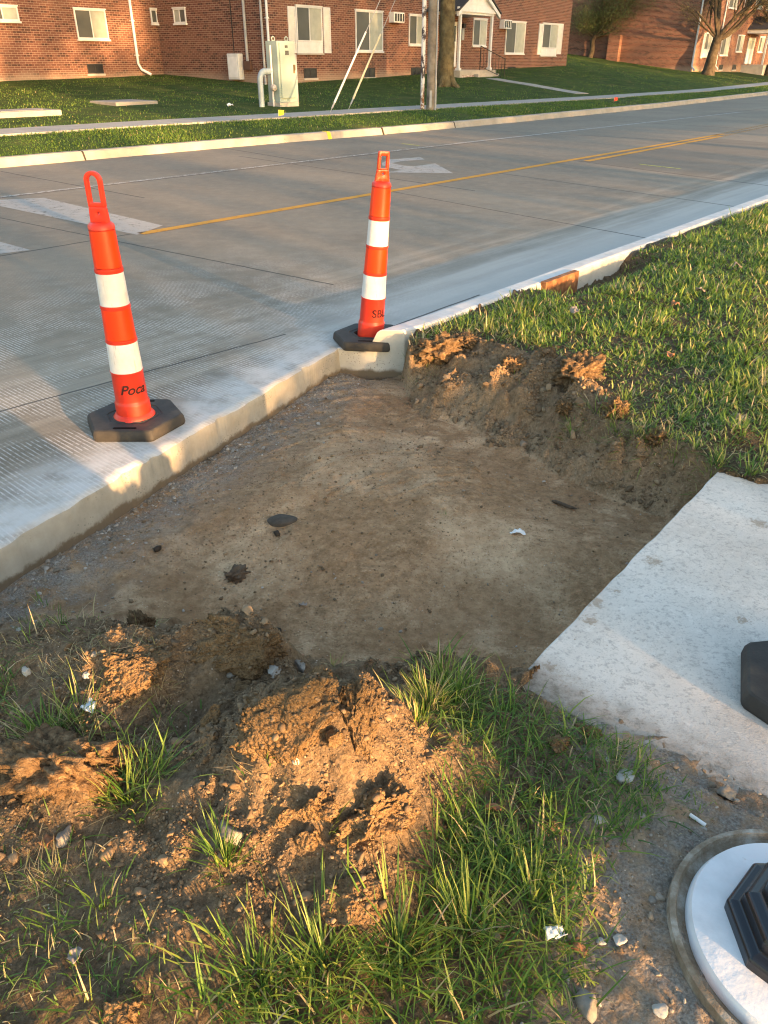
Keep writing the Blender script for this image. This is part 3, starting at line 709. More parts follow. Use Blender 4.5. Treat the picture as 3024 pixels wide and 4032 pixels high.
M_inkred = pm('dark_red_stencil_ink', [(0.4, (0.035, 0.006, 0.005)), (0.7, (0.06, 0.008, 0.006))], 40, 0.7)

def rubber_base(parent, sx=0.235, sy=0.20, h=0.052, ring=0.098):
    hexp = [(sx, 0.01), (0.125, sy), (-0.125, sy), (-sx, 0.01), (-0.135, -sy), (0.130, -sy)]
    def rnd(k, inset):
        out = []
        n = len(hexp)
        for i in range(n):
            p0, p1, p2 = (Vector(hexp[(i + d) % n]) for d in (-1, 0, 1))
            for t in (0.10, 0.035):
                out.append(p1.lerp(p0, t) * (1 - inset))
            for t in (0.035, 0.10):
                out.append(p1.lerp(p2, t) * (1 - inset))
        return out
    m = MB(); N = len(rnd(0, 0))
    ang = [math.atan2(p.y, p.x) for p in rnd(0, 0)]
    rings = [[(p.x, p.y, 0.0) for p in rnd(0, 0.02)], [(p.x, p.y, 0.010) for p in rnd(0, 0.0)], [(p.x, p.y, h - 0.014) for p in rnd(0, 0.015)],
             [(p.x, p.y, h - 0.004) for p in rnd(0, 0.04)], [(p.x, p.y, h) for p in rnd(0, 0.07)]]
    for r, z in ((ring + 0.032, h), (ring + 0.028, h - 0.004), (ring + 0.012, h - 0.004), (ring + 0.008, h), (ring, h), (ring - 0.004, h - 0.02), (ring - 0.02, h - 0.025)):
        rings.append([(r * math.cos(a), r * math.sin(a), z) for a in ang])
    m.loops(rings)
    o = m.obj('rubber_base', M_rubber, parent, smooth=True, auto=0.5)
    for s in (-1, 1):
        q = MB(); yc = s * (sy - 0.038)
        pts = [(0.045 * (1 if math.cos(a) > 0 else -1) + 0.009 * math.cos(a), yc + 0.009 * math.sin(a)) for a in [2 * math.pi * k / 20 for k in range(20)]]
        rim = [(0.045 * (1 if math.cos(a) > 0 else -1) + 0.013 * math.cos(a), yc + 0.013 * math.sin(a)) for a in [2 * math.pi * k / 20 for k in range(20)]]
        q.loops([[(x, y, h - 0.003) for x, y in pts], [(x, y, h + 0.0012) for x, y in pts]])
        q.obj('hand_slot', bpy.data.materials.get('dark_void'), o)
    return o
def cyl_text(parent, body, size, zc, ang0, radius, mat, shear=0.0, stencil=True):
    cu = bpy.data.curves.new('lettering', 'FONT'); cu.body = body; cu.size = size; cu.shear = shear
    cu.extrude = 0.0; cu.offset = 0.0012
    to = bpy.data.objects.new('lettering', cu); COL.objects.link(to)
    dg = bpy.context.evaluated_depsgraph_get(); me = bpy.data.meshes.new_from_object(to.evaluated_get(dg))
    bpy.data.objects.remove(to)
    bm = bmesh.new(); bm.from_mesh(me)
    xs = [v.co.x for v in bm.verts]; x0, x1 = min(xs), max(xs)
    for k in range(1, 40):
        X = x0 + (x1 - x0) * k / 40
        bmesh.ops.bisect_plane(bm, geom=bm.verts[:] + bm.edges[:] + bm.faces[:], plane_co=(X, 0, 0), plane_no=(1, 0, 0))
    for zz in (size * 0.22, size * 0.25, size * 0.50, size * 0.53):
        bmesh.ops.bisect_plane(bm, geom=bm.verts[:] + bm.edges[:] + bm.faces[:], plane_co=(0, zz, 0), plane_no=(0, 1, 0))
    if stencil:
        kill = [f for f in bm.faces if (lambda y: size * 0.22 < y < size * 0.25 or size * 0.50 < y < size * 0.53)(f.calc_center_median().y) and shear > 0 and int((f.calc_center_median().x - x0) / (size * 0.3)) % 2 == 0]
        bmesh.ops.delete(bm, geom=kill, context='FACES')
    for v in bm.verts:
        a = ang0 + (v.co.x - x0) / radius(zc); z = zc + v.co.y; r = radius(z) + 0.0016
        v.co = (r * math.cos(a), r * math.sin(a), z)
    bm.to_mesh(me); bm.free(); me.materials.clear(); me.materials.append(mat)
    o = bpy.data.objects.new('lettering', me); COL.objects.link(o); o.parent = parent
    return o
def arc(cx, cz, r, a0, a1, n): return [(cx + r * math.cos(a0 + (a1 - a0) * k / n), cz + r * math.sin(a0 + (a1 - a0) * k / n)) for k in range(n + 1)]
def resamp_loop(pts, n):
    P = [Vector((*p, 0)) for p in pts]; L = [0.0]
    for i in range(len(P)): L.append(L[-1] + (P[(i + 1) % len(P)] - P[i]).length)
    out = []
    for k in range(n):
        d = L[-1] * k / n; i = 0
        while L[i + 1] < d: i += 1
        q = P[i].lerp(P[(i + 1) % len(P)], (d - L[i]) / max(1e-9, L[i + 1] - L[i])); out.append((q.x, q.y))
    return out
def channelizer(label, loc, rz, round_handle=True, lean=(0, 0), text=None, hrot=0.0):
    t = empty('traffic_channelizer', loc, rz, label, 'traffic cone', 'orange and white channelizer posts')
    rubber_base(t, ring=0.098 if round_handle else 0.100)
    tr = empty('tube', (0, 0, 0.02), 0)
    tr_rot = Euler((lean[0], lean[1], 0)).to_matrix().to_4x4()
    bpy.data.objects.remove(tr)
    s = 1.0
    z = dict(o1=(0.735, 0.885), w1=(0.575, 0.715), o2=(0.425, 0.560), w2=(0.275, 0.410))
    def rad(zz): return float(np.interp(zz, [0.0, 0.13, 0.27, 0.57, 0.72, 0.90, 1.0], [0.080, 0.076, 0.0715, 0.0620, 0.0580, 0.0525, 0.05]))
    prof = [(0.090 if round_handle else 0.080, 0.018)]
    if round_handle: prof += [(0.097, 0.026), (0.097, 0.05), (0.085, 0.066)]
    prof += [(0.080, 0.07), (0.0795, 0.118), (0.0785, 0.124), (0.0735, 0.130), (0.0735, 0.138)]
    for a_, b_ in ((0.272, 0.275), (0.412, 0.424), (0.562, 0.574), (0.717, 0.733)):
        r0, r1 = rad(a_), rad(b_)
        prof += [(r0 - 0.0002, a_ - 0.006), (r0 + 0.0030, a_ - 0.001), (r1 + 0.0030, b_ - 0.001), (r1 - 0.0035, b_ + 0.001)]
    prof += [(rad(0.885) - 0.002, 0.886), (rad(0.89) + 0.002, 0.890), (rad(0.90) + 0.001, 0.905), (0.045, 0.914), (0.020, 0.918)]
    m = MB(); m.lathe(prof, 48, tr_rot)
    m.obj('tube', M_tube, t, smooth=True, auto=0.7)
    for key, mt, nm in (('o1', M_oband, 'orange_band'), ('w1', M_wband, 'white_band'), ('o2', M_oband, 'orange_band'), ('w2', M_wband, 'white_band')):
        a_, b_ = z[key]
        if not round_handle and key[0] == 'o': mt = M_oband
        mm = MB(); mm.loops([[((rad(zz) + 0.0005) * math.cos(q), (rad(zz) + 0.0005) * math.sin(q), zz) for q in [2 * math.pi * k / 48 for k in range(48)]] for zz in np.linspace(a_, b_, 8)], False, False, tr_rot)
        mm.obj(nm, mt, t, smooth=True)
    hm = MB(); HR = tr_rot @ Matrix.Rotation(hrot, 4, 'Z'); n = 48
    if round_handle:
        outer = resamp_loop([(-0.037, 0.975)] + [(0.037, 0.975)] + arc(0.0, 1.075, 0.037, 0, math.pi, 16), n)
        inner = resamp_loop(arc(-0.0, 0.992, 0.0, 0, 0, 1)[:1] and [(-0.0225, 0.992), (0.0225, 0.992)] + arc(0.0, 1.073, 0.0225, 0, math.pi, 14), n)
        hm.ringplate(outer, inner, -0.011, 0.011, HR)
        o2 = resamp_loop([(-0.041, 0.905), (0.041, 0.905), (0.037, 0.975), (-0.037, 0.975)], n)
        i2 = resamp_loop(arc(0.002, 0.950, 0.0062, math.pi * 1.25, math.pi * 3.25, 24)[:-1], n)
        hm.ringplate(o2, i2, -0.011, 0.011, HR)
    else:
        outer = resamp_loop([(-0.033, 0.975), (0.033, 0.975), (0.031, 1.062), (0.027, 1.068), (-0.027, 1.068), (-0.031, 1.062)], n)
        inner = resamp_loop([(-0.018, 0.970 + 0.012), (0.018, 0.982), (0.018, 1.045), (-0.018, 1.045)], n)
        hm.ringplate(outer, inner, -0.011, 0.011, HR)
        o2 = resamp_loop([(-0.043, 0.905), (0.043, 0.905), (0.033, 0.975), (-0.033, 0.975)], n)
        i2 = resamp_loop(arc(0.002, 0.955, 0.0075, math.pi * 1.25, math.pi * 3.25, 24)[:-1], n)
        hm.ringplate(o2, i2, -0.011, 0.011, HR)
    hm.obj('handle', M_tube if round_handle else M_oband, t, bevel=0.003, segs=2, smooth=True)
    if text:
        o = cyl_text(t, text[0], text[1], text[2], text[3], rad, text[4], text[5], False)
        if lean != (0, 0): o.data.transform(tr_rot)
    return t
CONE1 = (-1.18, 3.37, 0.0); CONE2 = (-0.085, 4.61, 0.004)
channelizer('upright channelizer post with rounded loop handle and slanted handwriting, left on the sawn road edge', CONE1, 0.0, True, (0, 0),
            ('Poca', 0.062, 0.178, math.radians(-106), M_ink, 0.35), hrot=math.radians(-12))
channelizer('slightly leaning channelizer post with square loop handle and stencilled letters, at the kerb end', CONE2, math.radians(-6), False, (0, math.radians(4.6)),
            ('SBL', 0.064, 0.170, math.radians(-84), M_inkred, 0.0), hrot=math.radians(28))
_v = at(1604, 1508, 0.09)
channelizer('channelizer post of which only a black rubber base corner shows on the white slab', (_v[0] + 0.233, _v[1] + 0.022, 0.0605), math.radians(8), True, (0, 0))

# ------------------------------------------------------------------ lamp post on its round footing
def lamp_post():
    cx, cy, z0 = 0.775, 0.812, 0.035
    t = empty('lamp_post', (cx, cy, z0), 0, 'black octagonal stepped lamp post base on a round white-painted footing', 'lamp post')
    g = G('old_form_ring'); p = g.obj()
    c = g.ramp(g.noise(p, 16, 6, 0.7), [(0.3, (0.13, 0.088, 0.052)), (0.5, (0.24, 0.195, 0.14)), (0.68, (0.42, 0.395, 0.34))])
    g.col(c); ringm = g.fin(0.85, 0.25, g.bump(g.noise(p, 70, 5, 0.7), 0.7, 0.006))
    m = MB(); m.lathe([(0.205, -0.2), (0.240, -0.2), (0.243, 0.055), (0.241, 0.072), (0.230, 0.075), (0.225, 0.060), (0.205, 0.052)], 96)
    m.obj('footing_ring', ringm, t, smooth=True)
    g = G('white_footing'); p = g.obj()
    c = g.ramp(g.noise(p, 9, 6, 0.6), [(0.3, (0.55, 0.56, 0.57)), (0.6, (0.70, 0.71, 0.72))])
    c = g.mix(g.m_('MULTIPLY', g.sm(g.noise(p, 22, 6, 0.7), 0.60, 0.70), 0.8), c, (0.33, 0.27, 0.20))
    g.col(c); wm = g.fin(0.7, 0.3, g.bump(g.noise(p, 40, 5), 0.3, 0.004))
    m = MB(); m.lathe([(0.208, 0.0), (0.210, 0.062), (0.202, 0.080), (0.16, 0.086), (0.05, 0.087)], 96); m.obj('footing', wm, t, smooth=True)
    g = G('black_enamel'); p = g.obj()
    c = g.mix(g.sm(g.noise(p, 11, 6, 0.6), 0.60, 0.75), (0.010, 0.012, 0.017), (0.035, 0.033, 0.032))
    c = g.mix(g.sm(g.noise(p, 18, 5, 0.7), 0.69, 0.72), c, (0.20, 0.125, 0.06))
    g.col(c); bm_ = g.fin(0.28, 0.5, g.bump(g.noise(p, 90, 3), 0.12, 0.002))
    def octo(r, z, rot=math.radians(22.5 - 2)): r *= 0.93; return [(r * math.cos(rot + k * math.pi / 4), r * math.sin(rot + k * math.pi / 4), z) for k in range(8)]
    m = MB()
    prof = [(0.158, 0.080), (0.158, 0.108), (0.152, 0.114), (0.134, 0.118), (0.132, 0.142), (0.127, 0.150), (0.108, 0.158), (0.104, 0.164), (0.102, 0.25), (0.098, 0.262), (0.082, 0.272), (0.066, 0.30), (0.058, 0.36)]
    m.loops([octo(r, z) for r, z in prof]); m.obj('post_base', bm_, t, bevel=0.004)
    m = MB(); m.lathe([(0.052, 0.35), (0.040, 3.2)], 24); m.obj('post', bm_, t, smooth=True)
    m = MB(); m.lathe([(0.03, 3.2), (0.11, 3.26), (0.15, 3.6), (0.17, 3.62), (0.10, 3.72), (0.02, 3.80)], 16); m.obj('lantern', bm_, t, smooth=True)
lamp_post()

# ------------------------------------------------------------------ clods and stones
def ico(sub):
    bm = bmesh.new(); bmesh.ops.create_icosphere(bm, subdivisions=sub, radius=1.0)
    V = np.array([v.co[:] for v in bm.verts]); Fc = np.array([[v.index for v in f.verts] for f in bm.faces]); bm.free(); return V, Fc
ICO = {k: ico(k) for k in (1, 2, 3, 4, 5, 6)}
def rotm(rx, ry, rz): return np.array(Euler((rx, ry, rz)).to_matrix())
def clod(name, label, cat, px, py, size, mat, rough=0.22, boxy=0.5, rot=(0, 0, 0), seed=0, sub=5, sink=0.25, freq=2.2, group=None, z=None, fine=0.06, parent=None, smooth=True, facets=0):
    V, Fc = ICO[sub]; V = V.copy()
    mx = np.abs(V).max(1, keepdims=True); V = V * (1 - boxy) + V / mx * 0.85 * boxy
    s = seed * 3.7
    n = fbm(V[:, 0] * freq + s, V[:, 1] * freq, V[:, 2] * freq, s=seed, o=3)
    rd = 1 - np.abs(fbm(V[:, 0] * freq * 2.3 - s, V[:, 1] * freq * 2.3, V[:, 2] * freq * 2.3, s=seed + 50, o=3))
    if facets:      # broken faces: the lump is split along random planes
        rf = np.random.default_rng(seed + 7)
        for _k in range(facets):
            nn = rf.normal(0, 1, 3); nn /= np.linalg.norm(nn); dd_ = rf.uniform(.50, .80)
            ex = np.clip(V @ nn - dd_, 0, None); V = V - (ex * .93)[:, None] * nn
    f2 = fbm(V[:, 0] * 13 + s, V[:, 1] * 13, V[:, 2] * 13, s=seed + 90, o=3)
    f3 = np.abs(fbm(V[:, 0] * 30 + s, V[:, 1] * 30, V[:, 2] * 30, s=seed + 95, o=2)) if sub >= 6 else 0
    V = V * (1 + rough * n + rough * 0.6 * (rd - 0.6) + fine * f2 + 0.035 * f3)[:, None]
    V = (V * np.array(size) * 0.5) @ rotm(*rot).T
    g = on(T, px, py) if z is None else Vector((*at(px, py, z), z))
    zz = g.z + size[2] * (0.5 - sink)
    d = ray(px, py); tt = (zz - H) / d[2]
    loc = Vector((d[0] * tt, d[1] * tt, zz))
    # keep it touching the ground below it
    gz = float(T(np.array([loc.x]), np.array([loc.y]))[0]); loc.z = min(loc.z, gz + size[2] * (0.5 - sink) + 0.01)
    o = fast(name, V, None, Fc, mat, parent, smooth=smooth); o.location = loc
    return props(o, label, cat, group)
def scatter_rocks(name, pts, sizes, mat, sub, seed, kind='stuff', flat=0.7):
    V0, F0 = ICO[sub]; n = len(pts); r = np.random.default_rng(seed)
    nv = len(V0); out = np.empty((n, nv, 3)); pool = []
    for k in range(24):
        W = V0 * (1 + 0.25 * fbm(V0[:, 0] * 1.6 + k * 5, V0[:, 1] * 1.6, V0[:, 2] * 1.6, s=k, o=2)[:, None])
        for _k in range(7):
            nn = r.normal(0, 1, 3); nn /= np.linalg.norm(nn); ex = np.clip(W @ nn - r.uniform(.35, .75), 0, None); W = W - ex[:, None] * nn
        W = W * np.array([1, r.uniform(.65, 1), r.uniform(.5, .9) * flat + .15]); pool.append(W @ rotm(r.uniform(-.6, .6), r.uniform(-.6, .6), 0).T)
    for i in range(n):
        a = r.uniform(0, 6.283); c, s = math.cos(a), math.sin(a)
        W = pool[i % 24] * sizes[i]
        out[i, :, 0] = W[:, 0] * c - W[:, 1] * s; out[i, :, 1] = W[:, 0] * s + W[:, 1] * c; out[i, :, 2] = W[:, 2]
    out += pts[:, None, :]
    Fc = (F0[None] + (np.arange(n) * nv)[:, None, None]).reshape(-1, 3)
    tint = np.repeat(r.uniform(0, 1, n), nv)
    o = fast(name, out.reshape(-1, 3), None, Fc, mat, smooth=False, attrs={'tint': tint})
    return props(o, kind=kind)
CL = [
 # px, py, (w, depth, h), rot, seed, label
 (628, 1572, (.25, .13, .165), (math.radians(-30), math.radians(-24), math.radians(8)), 3, 'largest clay clod with a broad flat sunlit face in the middle of the spoil heap', .20, .75),
 (783, 1552, (.095, .10, .165), (math.radians(-22), math.radians(16), math.radians(30)), 5, 'upright crumbly clod right of the largest clod and left of the pale grass tuft', .24, .6),
 (520, 1392, (.29, .13, .13), (math.radians(-25), 0, math.radians(-8)), 8, 'long rounded clod ridge along the edge of the pit floor', .24, .5),
 (298, 1442, (.17, .12, .12), (math.radians(-18), 0, math.radians(10)), 11, 'sunlit crumbly clod below the white pebble in the upper left of the spoil heap', .28, .5),
 (812, 1768, (.165, .12, .10), (math.radians(-12), math.radians(-14), math.radians(12)), 14, 'ragged clod lowest on the right slope of the spoil heap beside the long grass', .30, .5),
 (262, 1640, (.085, .075, .115), (math.radians(-10), math.radians(8), 0), 17, 'pointed grey-brown clod standing above a spray of grass blades on the left', .16, .45),
 (268, 2190, (.085, .07, .07), (0, 0, math.radians(20)), 20, 'brown clod at the bottom edge of the picture among grass', .24, .5),
 (560, 1528, (.070, .055, .065), (0.2, 0.1, 0.5), 23, 'small knobbly clod perched on the upper left of the largest clod', .30, .5),
 (672, 1498, (.085, .05, .05), (0.1, 0.1, 0.2), 26, 'small clod perched on the top rim of the largest clod', .30, .5),
 (455, 1568, (.05, .05, .09), (-0.2, 0.3, 0.5), 29, 'narrow reddish clod at the dark hollow left of the largest clod', .26, .5),
 (612, 1768, (.040, .035, .040), (0.1, 0.1, 0.9), 32, 'small upper clod of the pair below the largest clod', .24, .5),
 (665, 1815, (.045, .04, .048), (0.1, 0.1, 0.3), 35, 'small lower clod of the pair left of the ragged clod', .24, .5),
 (520, 1490, (.055, .05, .045), (0.1, 0.1, 0.3), 38, 'small clod between the long ridge and the largest clod', .28, .5),
 (720, 1592, (.042, .038, .042), (0.1, 0.5, 0.3), 41, 'rounded pebbly clod between the largest and the upright clod', .14, .3),
 (690, 1745, (.075, .06, .06), (0.1, 0.2, 0.3), 44, 'crumbling clod below the upright clod in the middle slope', .30, .5),
 (770, 1955, (.13, .10, .075), (0.1, 0.0, 0.3), 47, 'low sandy clod half buried at the lower end of the spoil heap', .16, .4),
 (1205, 1605, (.080, .05, .055), (0.1, 0.3, 0.9), 50, 'long sandy clod in the grass beside the white slab', .16, .4),
 (1275, 1580, (.085, .05, .035), (0.1, 0.1, -0.4), 53, 'flat sandy clod nearest the slab in the grass', .20, .4),
 (350, 1380, (.04, .035, .035), (0.1, 0.1, 0.4), 56, 'small orange-brown clod just below the white pebble', .12, .3),
]
for px, py, sz, rot, sd_, lab, rg, bx in CL:
    o_ = clod('soil_clod', lab, 'clod', px, py, sz, M_clod, rg, bx, rot, sd_, 6 if max(sz) > .09 else 5 if max(sz) > .06 else 4, 0.48 if max(sz) > .15 else 0.40, group='clods of dug soil', facets=11, fine=.045)
    if max(sz) > .09:      # loose crumbs lying on the clod
        me_ = o_.data; co = np.empty(len(me_.vertices) * 3, np.float32); me_.vertices.foreach_get('co', co); co = co.reshape(-1, 3)
        no = np.empty(len(me_.vertices) * 3, np.float32); me_.vertices.foreach_get('normal', no); no = no.reshape(-1, 3)
        rr_ = np.random.default_rng(sd_); up_ = np.where(no[:, 2] > 0.25)[0]; k_ = rr_.choice(up_, min(len(up_), int(700 * sz[0])), replace=False)
        cz = np.clip(rr_.lognormal(math.log(.0026), .75, len(k_)), .0010, .013)
        cr = scatter_rocks('loose_crumbs', co[k_] + no[k_] * cz[:, None] * .3, cz, M_crumb, 1, sd_); cr.parent = o_
RT = [
 (1255, 806, (.25, .17, .17), 60, 'broad crumbly root clod at the lawn edge above the pit'),
 (1108, 793, (.125, .10, .12), 63, 'round root clod alone on the bare bank above the pit'),
 (945, 757, (.24, .15, .15), 66, 'dry root-matted clod beside the cut end of the kerb'),
 (1010, 735, (.13, .10, .07), 69, 'low dry turf clod on the bank behind the kerb'),
 (1180, 770, (.12, .09, .07), 80, 'dark low sod lump between the two root clods on the bank'),
 (1330, 885, (.13, .10, .09), 83, 'torn sod lump under drooping grass right of the broad root clod'),
 (1225, 862, (.10, .08, .06), 86, 'dark soil lump below the broad crumbly root clod'),
 (1420, 945, (.12, .08, .07), 89, 'torn sod lump at the lawn edge nearest the slab corner'),
 (115, 1655, (.24, .14, .11), 72, 'wide reddish root clod at the left border with grass growing on top'),
 (305, 1352, (.075, .05, .085), 75, 'tuft-like root clod of straw-coloured fibres left of the white pebble'),
]
for px, py, sz, sd_, lab in RT:
    clod('root_clod', lab, 'clod', px, py, sz, M_clod if sd_ in (80, 83, 86, 89) else M_root, 0.38, 0.3, (0.1, 0.1, sd_), sd_, 5, 0.46, 3.4, 'root clods of dug turf', fine=0.13)
ST = [
 (140, 1806, (.050, .03, .026), M_stone_g, 'smooth grey pebble lying in thin grass at the left border', 1),
 (495, 1798, (.065, .035, .045), M_stone_g, 'angular grey concrete fragment below the dark hollow', 2),
 (592, 1447, (.038, .03, .034), M_stone_w, 'white limestone lump below the long clod ridge', 3),
 (650, 1438, (.058, .03, .024), M_stone_g, 'flat pale stone right of the white lump on the heap', 4),
 (328, 1352, (.024, .016, .026), M_stone_w, 'bright white pebble at the top of the spoil heap', 5),
 (57, 1452, (.030, .026, .028), M_stone_w, 'pale round pebble at the left border beside green grass', 6),
 (503, 1456, (.026, .02, .022), M_stone_g, 'egg-shaped grey pebble below the left of the clod ridge', 7),
 (1350, 1677, (.068, .048, .026), M_stone_w, 'flat white concrete chip in the grass by the slab', 8),
 (1293, 1771, (.040, .030, .026), M_stone_w, 'white chip half hidden in grass below the flat chip', 9),
 (186, 1460, (.02, .016, .026), M_stone_w, 'narrow white stone upright in the dirt', 10),
 (205, 1412, (.028, .02, .02), M_stone_g, 'small grey stone on the upper left of the spoil', 11),
 (640, 1641, (.020, .016, .024), M_stone_w, 'small white stone just below the largest clod', 12),
 (872, 1715, (.02, .014, .016), M_stone_w, 'small white stone at the tip of the ragged clod', 13),
 (640, 1408, (.030, .02, .018), M_stone_b, 'yellowish stone on the right end of the clod ridge', 14),
 (1336, 2110 - 80, (.030, .026, .016), M_stone_w, 'white ragged chip in the dirt left of the lamp footing', 15),
 (1272, 2178, (.050, .042, .050), M_stone_g, 'pitted grey stone at the bottom edge below the grass', 16),
 (1425, 2060 + 120, (.030, .03, .02), M_stone_w, 'pale pebble at the bottom edge beside the lamp footing', 17),
 (1570, 1712, (.045, .045, .03), M_stone_g, 'knobbly grey stone near the slab above the lamp footing', 18),
 (900, 868, (.022, .02, .05), M_stone_b, 'upright pointed brown stone at the foot of the bank', 19),
 (1590, 907, (.17, .07, .06), M_stone_b, 'broad sandy stone bedded in the right lawn', 20),
 (1110, 722, (.06, .03, .035), M_stone_b, 'tan stone at the lawn edge above the bare bank', 21),
 (1130, 958, (.05, .035, .03), M_stone_b, 'brown stone at the far edge of the pit floor', 22),
 (1312, 1660 - 20, (.018, .012, .014), M_stone_w, 'tiny white pebble above the flat white chip', 23),
 (1298, 2034, (.022, .016, .012), M_stone_w, 'square white chip left of the lamp footing', 24),
 (1408, 2075 - 130, (.02, .018, .016), M_stone_g, 'grey pebble touching the lamp footing rim', 25),
]
for px, py, sz, mt, lab, sd_ in ST:
    clod('stone', lab, 'stone', px, py, sz, mt, 0.20, 0.72, (0.15 * math.sin(sd_), 0.2 * math.cos(sd_ * 2), sd_ * 1.3), 100 + sd_ * 3, 3, 0.42, 1.5, 'loose stones', fine=0.03, smooth=False, facets=9)

def inframe(x, y, z, mg=0.03):
    Zc = y * math.cos(TH) - (z - H) * math.sin(TH); Yc = y * math.sin(TH) + (z - H) * math.cos(TH)
    u = x / np.maximum(Zc, 1e-3) * F; v = Yc / np.maximum(Zc, 1e-3) * F
    return (Zc > .1) & (np.abs(u) < 1512 * (1 + mg) + 40) & (np.abs(v) < 2016 * (1 + mg) + 40), Zc
r = np.random.default_rng(3)
# gravel bed along the cut edge
n = 7000; k = r.uniform(0, 1, n) * 3.4
ei = np.interp(k, np.linspace(0, 3.4, len(edge)), np.arange(len(edge))).astype(int)
off = np.abs(r.normal(0, 0.13, n)) + 0.012
gx = edge[ei, 0] + en[0] * off; gy = edge[ei, 1] + en[1] * off
ok = inside(gx, gy, PIT) | (gy < 2.4); gx, gy, off = gx[ok], gy[ok], off[ok]
sz = np.clip(r.lognormal(math.log(0.0040), 0.55, len(gx)), 0.0015, 0.017)
scatter_rocks('gravel', np.stack([gx, gy, T(gx, gy) + sz * 0.05], 1), sz, M_gravel, 2, 5)['label'] = 'pale gravel bed along the sawn road edge'
n = 22000; gx = r.uniform(-1.5, 1.6, n); gy = r.uniform(1.6, 4.4, n); cl_ = vnoise(gx * 2.3, gy * 2.3, s=307) + .5 * vnoise(gx * 8, gy * 8, s=309); ok = inside(gx, gy, PIT) & (cl_ > r.uniform(-.3, .9, n)); gx, gy = gx[ok], gy[ok]
sz = np.clip(r.lognormal(math.log(0.0023), 0.6, len(gx)), 0.001, 0.012)
scatter_rocks('floor_crumbs', np.stack([gx, gy, T(gx, gy) + sz * 0.15], 1), sz, M_crumb, 1, 16)['label'] = 'loose crumbs over the compacted pit floor'
# sparse pebbles on the pit floor and in the bare soil around the footing
n = 2600; gx = r.uniform(-1.5, 1.6, n); gy = r.uniform(0.7, 4.4, n); ok = inside(gx, gy, PIT) | (np.hypot(gx - .55, gy - .8) < .36); gx, gy = gx[ok], gy[ok]
sz = np.clip(r.lognormal(math.log(0.0026), 0.55, len(gx)), 0.001, 0.012)
scatter_rocks('pebbles', np.stack([gx, gy, T(gx, gy) + sz * 0.2], 1), sz, M_gravel, 1, 6)['label'] = 'small pebbles strewn over the bare soil'
n = 900; gx = r.uniform(.2, 1.3, n); gy = r.uniform(.55, 1.5, n); ok = (np.hypot(gx - .62, gy - .80) < .46) & (np.hypot(gx - .775, gy - .812) > .25); gx, gy = gx[ok], gy[ok]
sz = np.clip(r.lognormal(math.log(0.0040), 0.6, len(gx)), 0.0015, 0.013)
scatter_rocks('grit', np.stack([gx, gy, T(gx, gy) + sz * 0.1], 1), sz, M_gravel, 2, 26)['label'] = 'grey grit and small stones round the lamp footing'
# crumbs of soil over spoil and bank
def crumbs(n, box, wsp, wbk, med, sig, top, sub, seed, name, lab):
    r = np.random.default_rng(seed); gx = r.uniform(box[0], box[1], n); gy = r.uniform(box[2], box[3], n)
    ok = ~inside(gx, gy, SLABPOLY) & ((gx * T_[0] + gy * T_[1]) > -2.78) & ~inside(gx, gy, EDGE + [(-9, 9)]); gx, gy = gx[ok], gy[ok]
    zz, tt, bk, sp, din = T(gx, gy, True)
    cl = 0.55 + 0.9 * vnoise(gx * 9, gy * 9, s=303)
    ok = r.uniform(0, 1, len(gx)) < np.clip((sp * wsp + bk * wbk) * cl, 0, 1); gx, gy, zz = gx[ok], gy[ok], zz[ok]
    sz = np.clip(r.lognormal(math.log(med), sig, len(gx)), 0.001, top)
    scatter_rocks(name, np.stack([gx, gy, zz + sz * 0.15], 1), sz, M_crumb, sub, seed)['label'] = lab
crumbs(120000, (-1.15, 0.5, 0.8, 2.15), 1.5, 0.4, .0023, .60, .008, 1, 41, 'soil_crumbs', 'fine crumbled soil on the spoil heap')
crumbs(9000, (-1.15, 0.5, 0.8, 2.15), 0.9, 0.2, .0050, .60, .018, 2, 42, 'soil_lumps', 'coarse lumps of soil on the spoil heap')
crumbs(70000, (0.0, 1.9, 2.5, 4.8), 0.0, 1.0, .0036, .65, .020, 1, 43, 'bank_crumbs', 'crumbled soil on the bank above the pit')

crumbs(6000, (0.0, 1.9, 2.5, 4.8), 0.0, 1.1, .0095, .50, .032, 3, 44, 'bank_lumps', 'lumps of broken soil on the bank above the pit')

# ------------------------------------------------------------------ grass
def blades(name, P, L, Wd, az, lean, curl, tint, mat, segs=3):
    n = len(P)
    d = np.stack([np.cos(az), np.sin(az)], 1); sd_ = np.stack([-np.sin(az), np.cos(az)], 1)
    ts = np.linspace(0, 1, segs + 1); rings = []
    ang = lean; pos = P.copy(); prev = 0
    V = []
    for i, t in enumerate(ts):
        if i:
            th = lean + curl * (t - 0.5 / segs)
            step = (L / segs)[:, None]
            pos = pos + step * np.concatenate([d * np.sin(th)[:, None], np.cos(th)[:, None]], 1)
        if i < segs:
            wv = Wd * (1 - t) ** 0.55 * (0.75 + 0.5 * t if i == 0 else 1.0)
            s3 = np.concatenate([sd_ * wv[:, None] * 0.5, np.zeros((n, 1))], 1)
            V += [pos - s3, pos + s3]
        else: V += [pos]
    nv = 2 * segs + 1
    V = np.stack(V, 1).reshape(-1, 3)
    b = (np.arange(n) * nv)[:, None]
    Q = np.concatenate([b + np.array([[2 * i, 2 * i + 1, 2 * i + 3, 2 * i + 2]]) for i in range(segs - 1)], 0)
    Tt = b + np.array([[2 * segs - 2, 2 * segs - 1, 2 * segs]])
    return fast(name, V, Q, Tt, mat, smooth=True, attrs={'tint': np.repeat(tint, nv)})
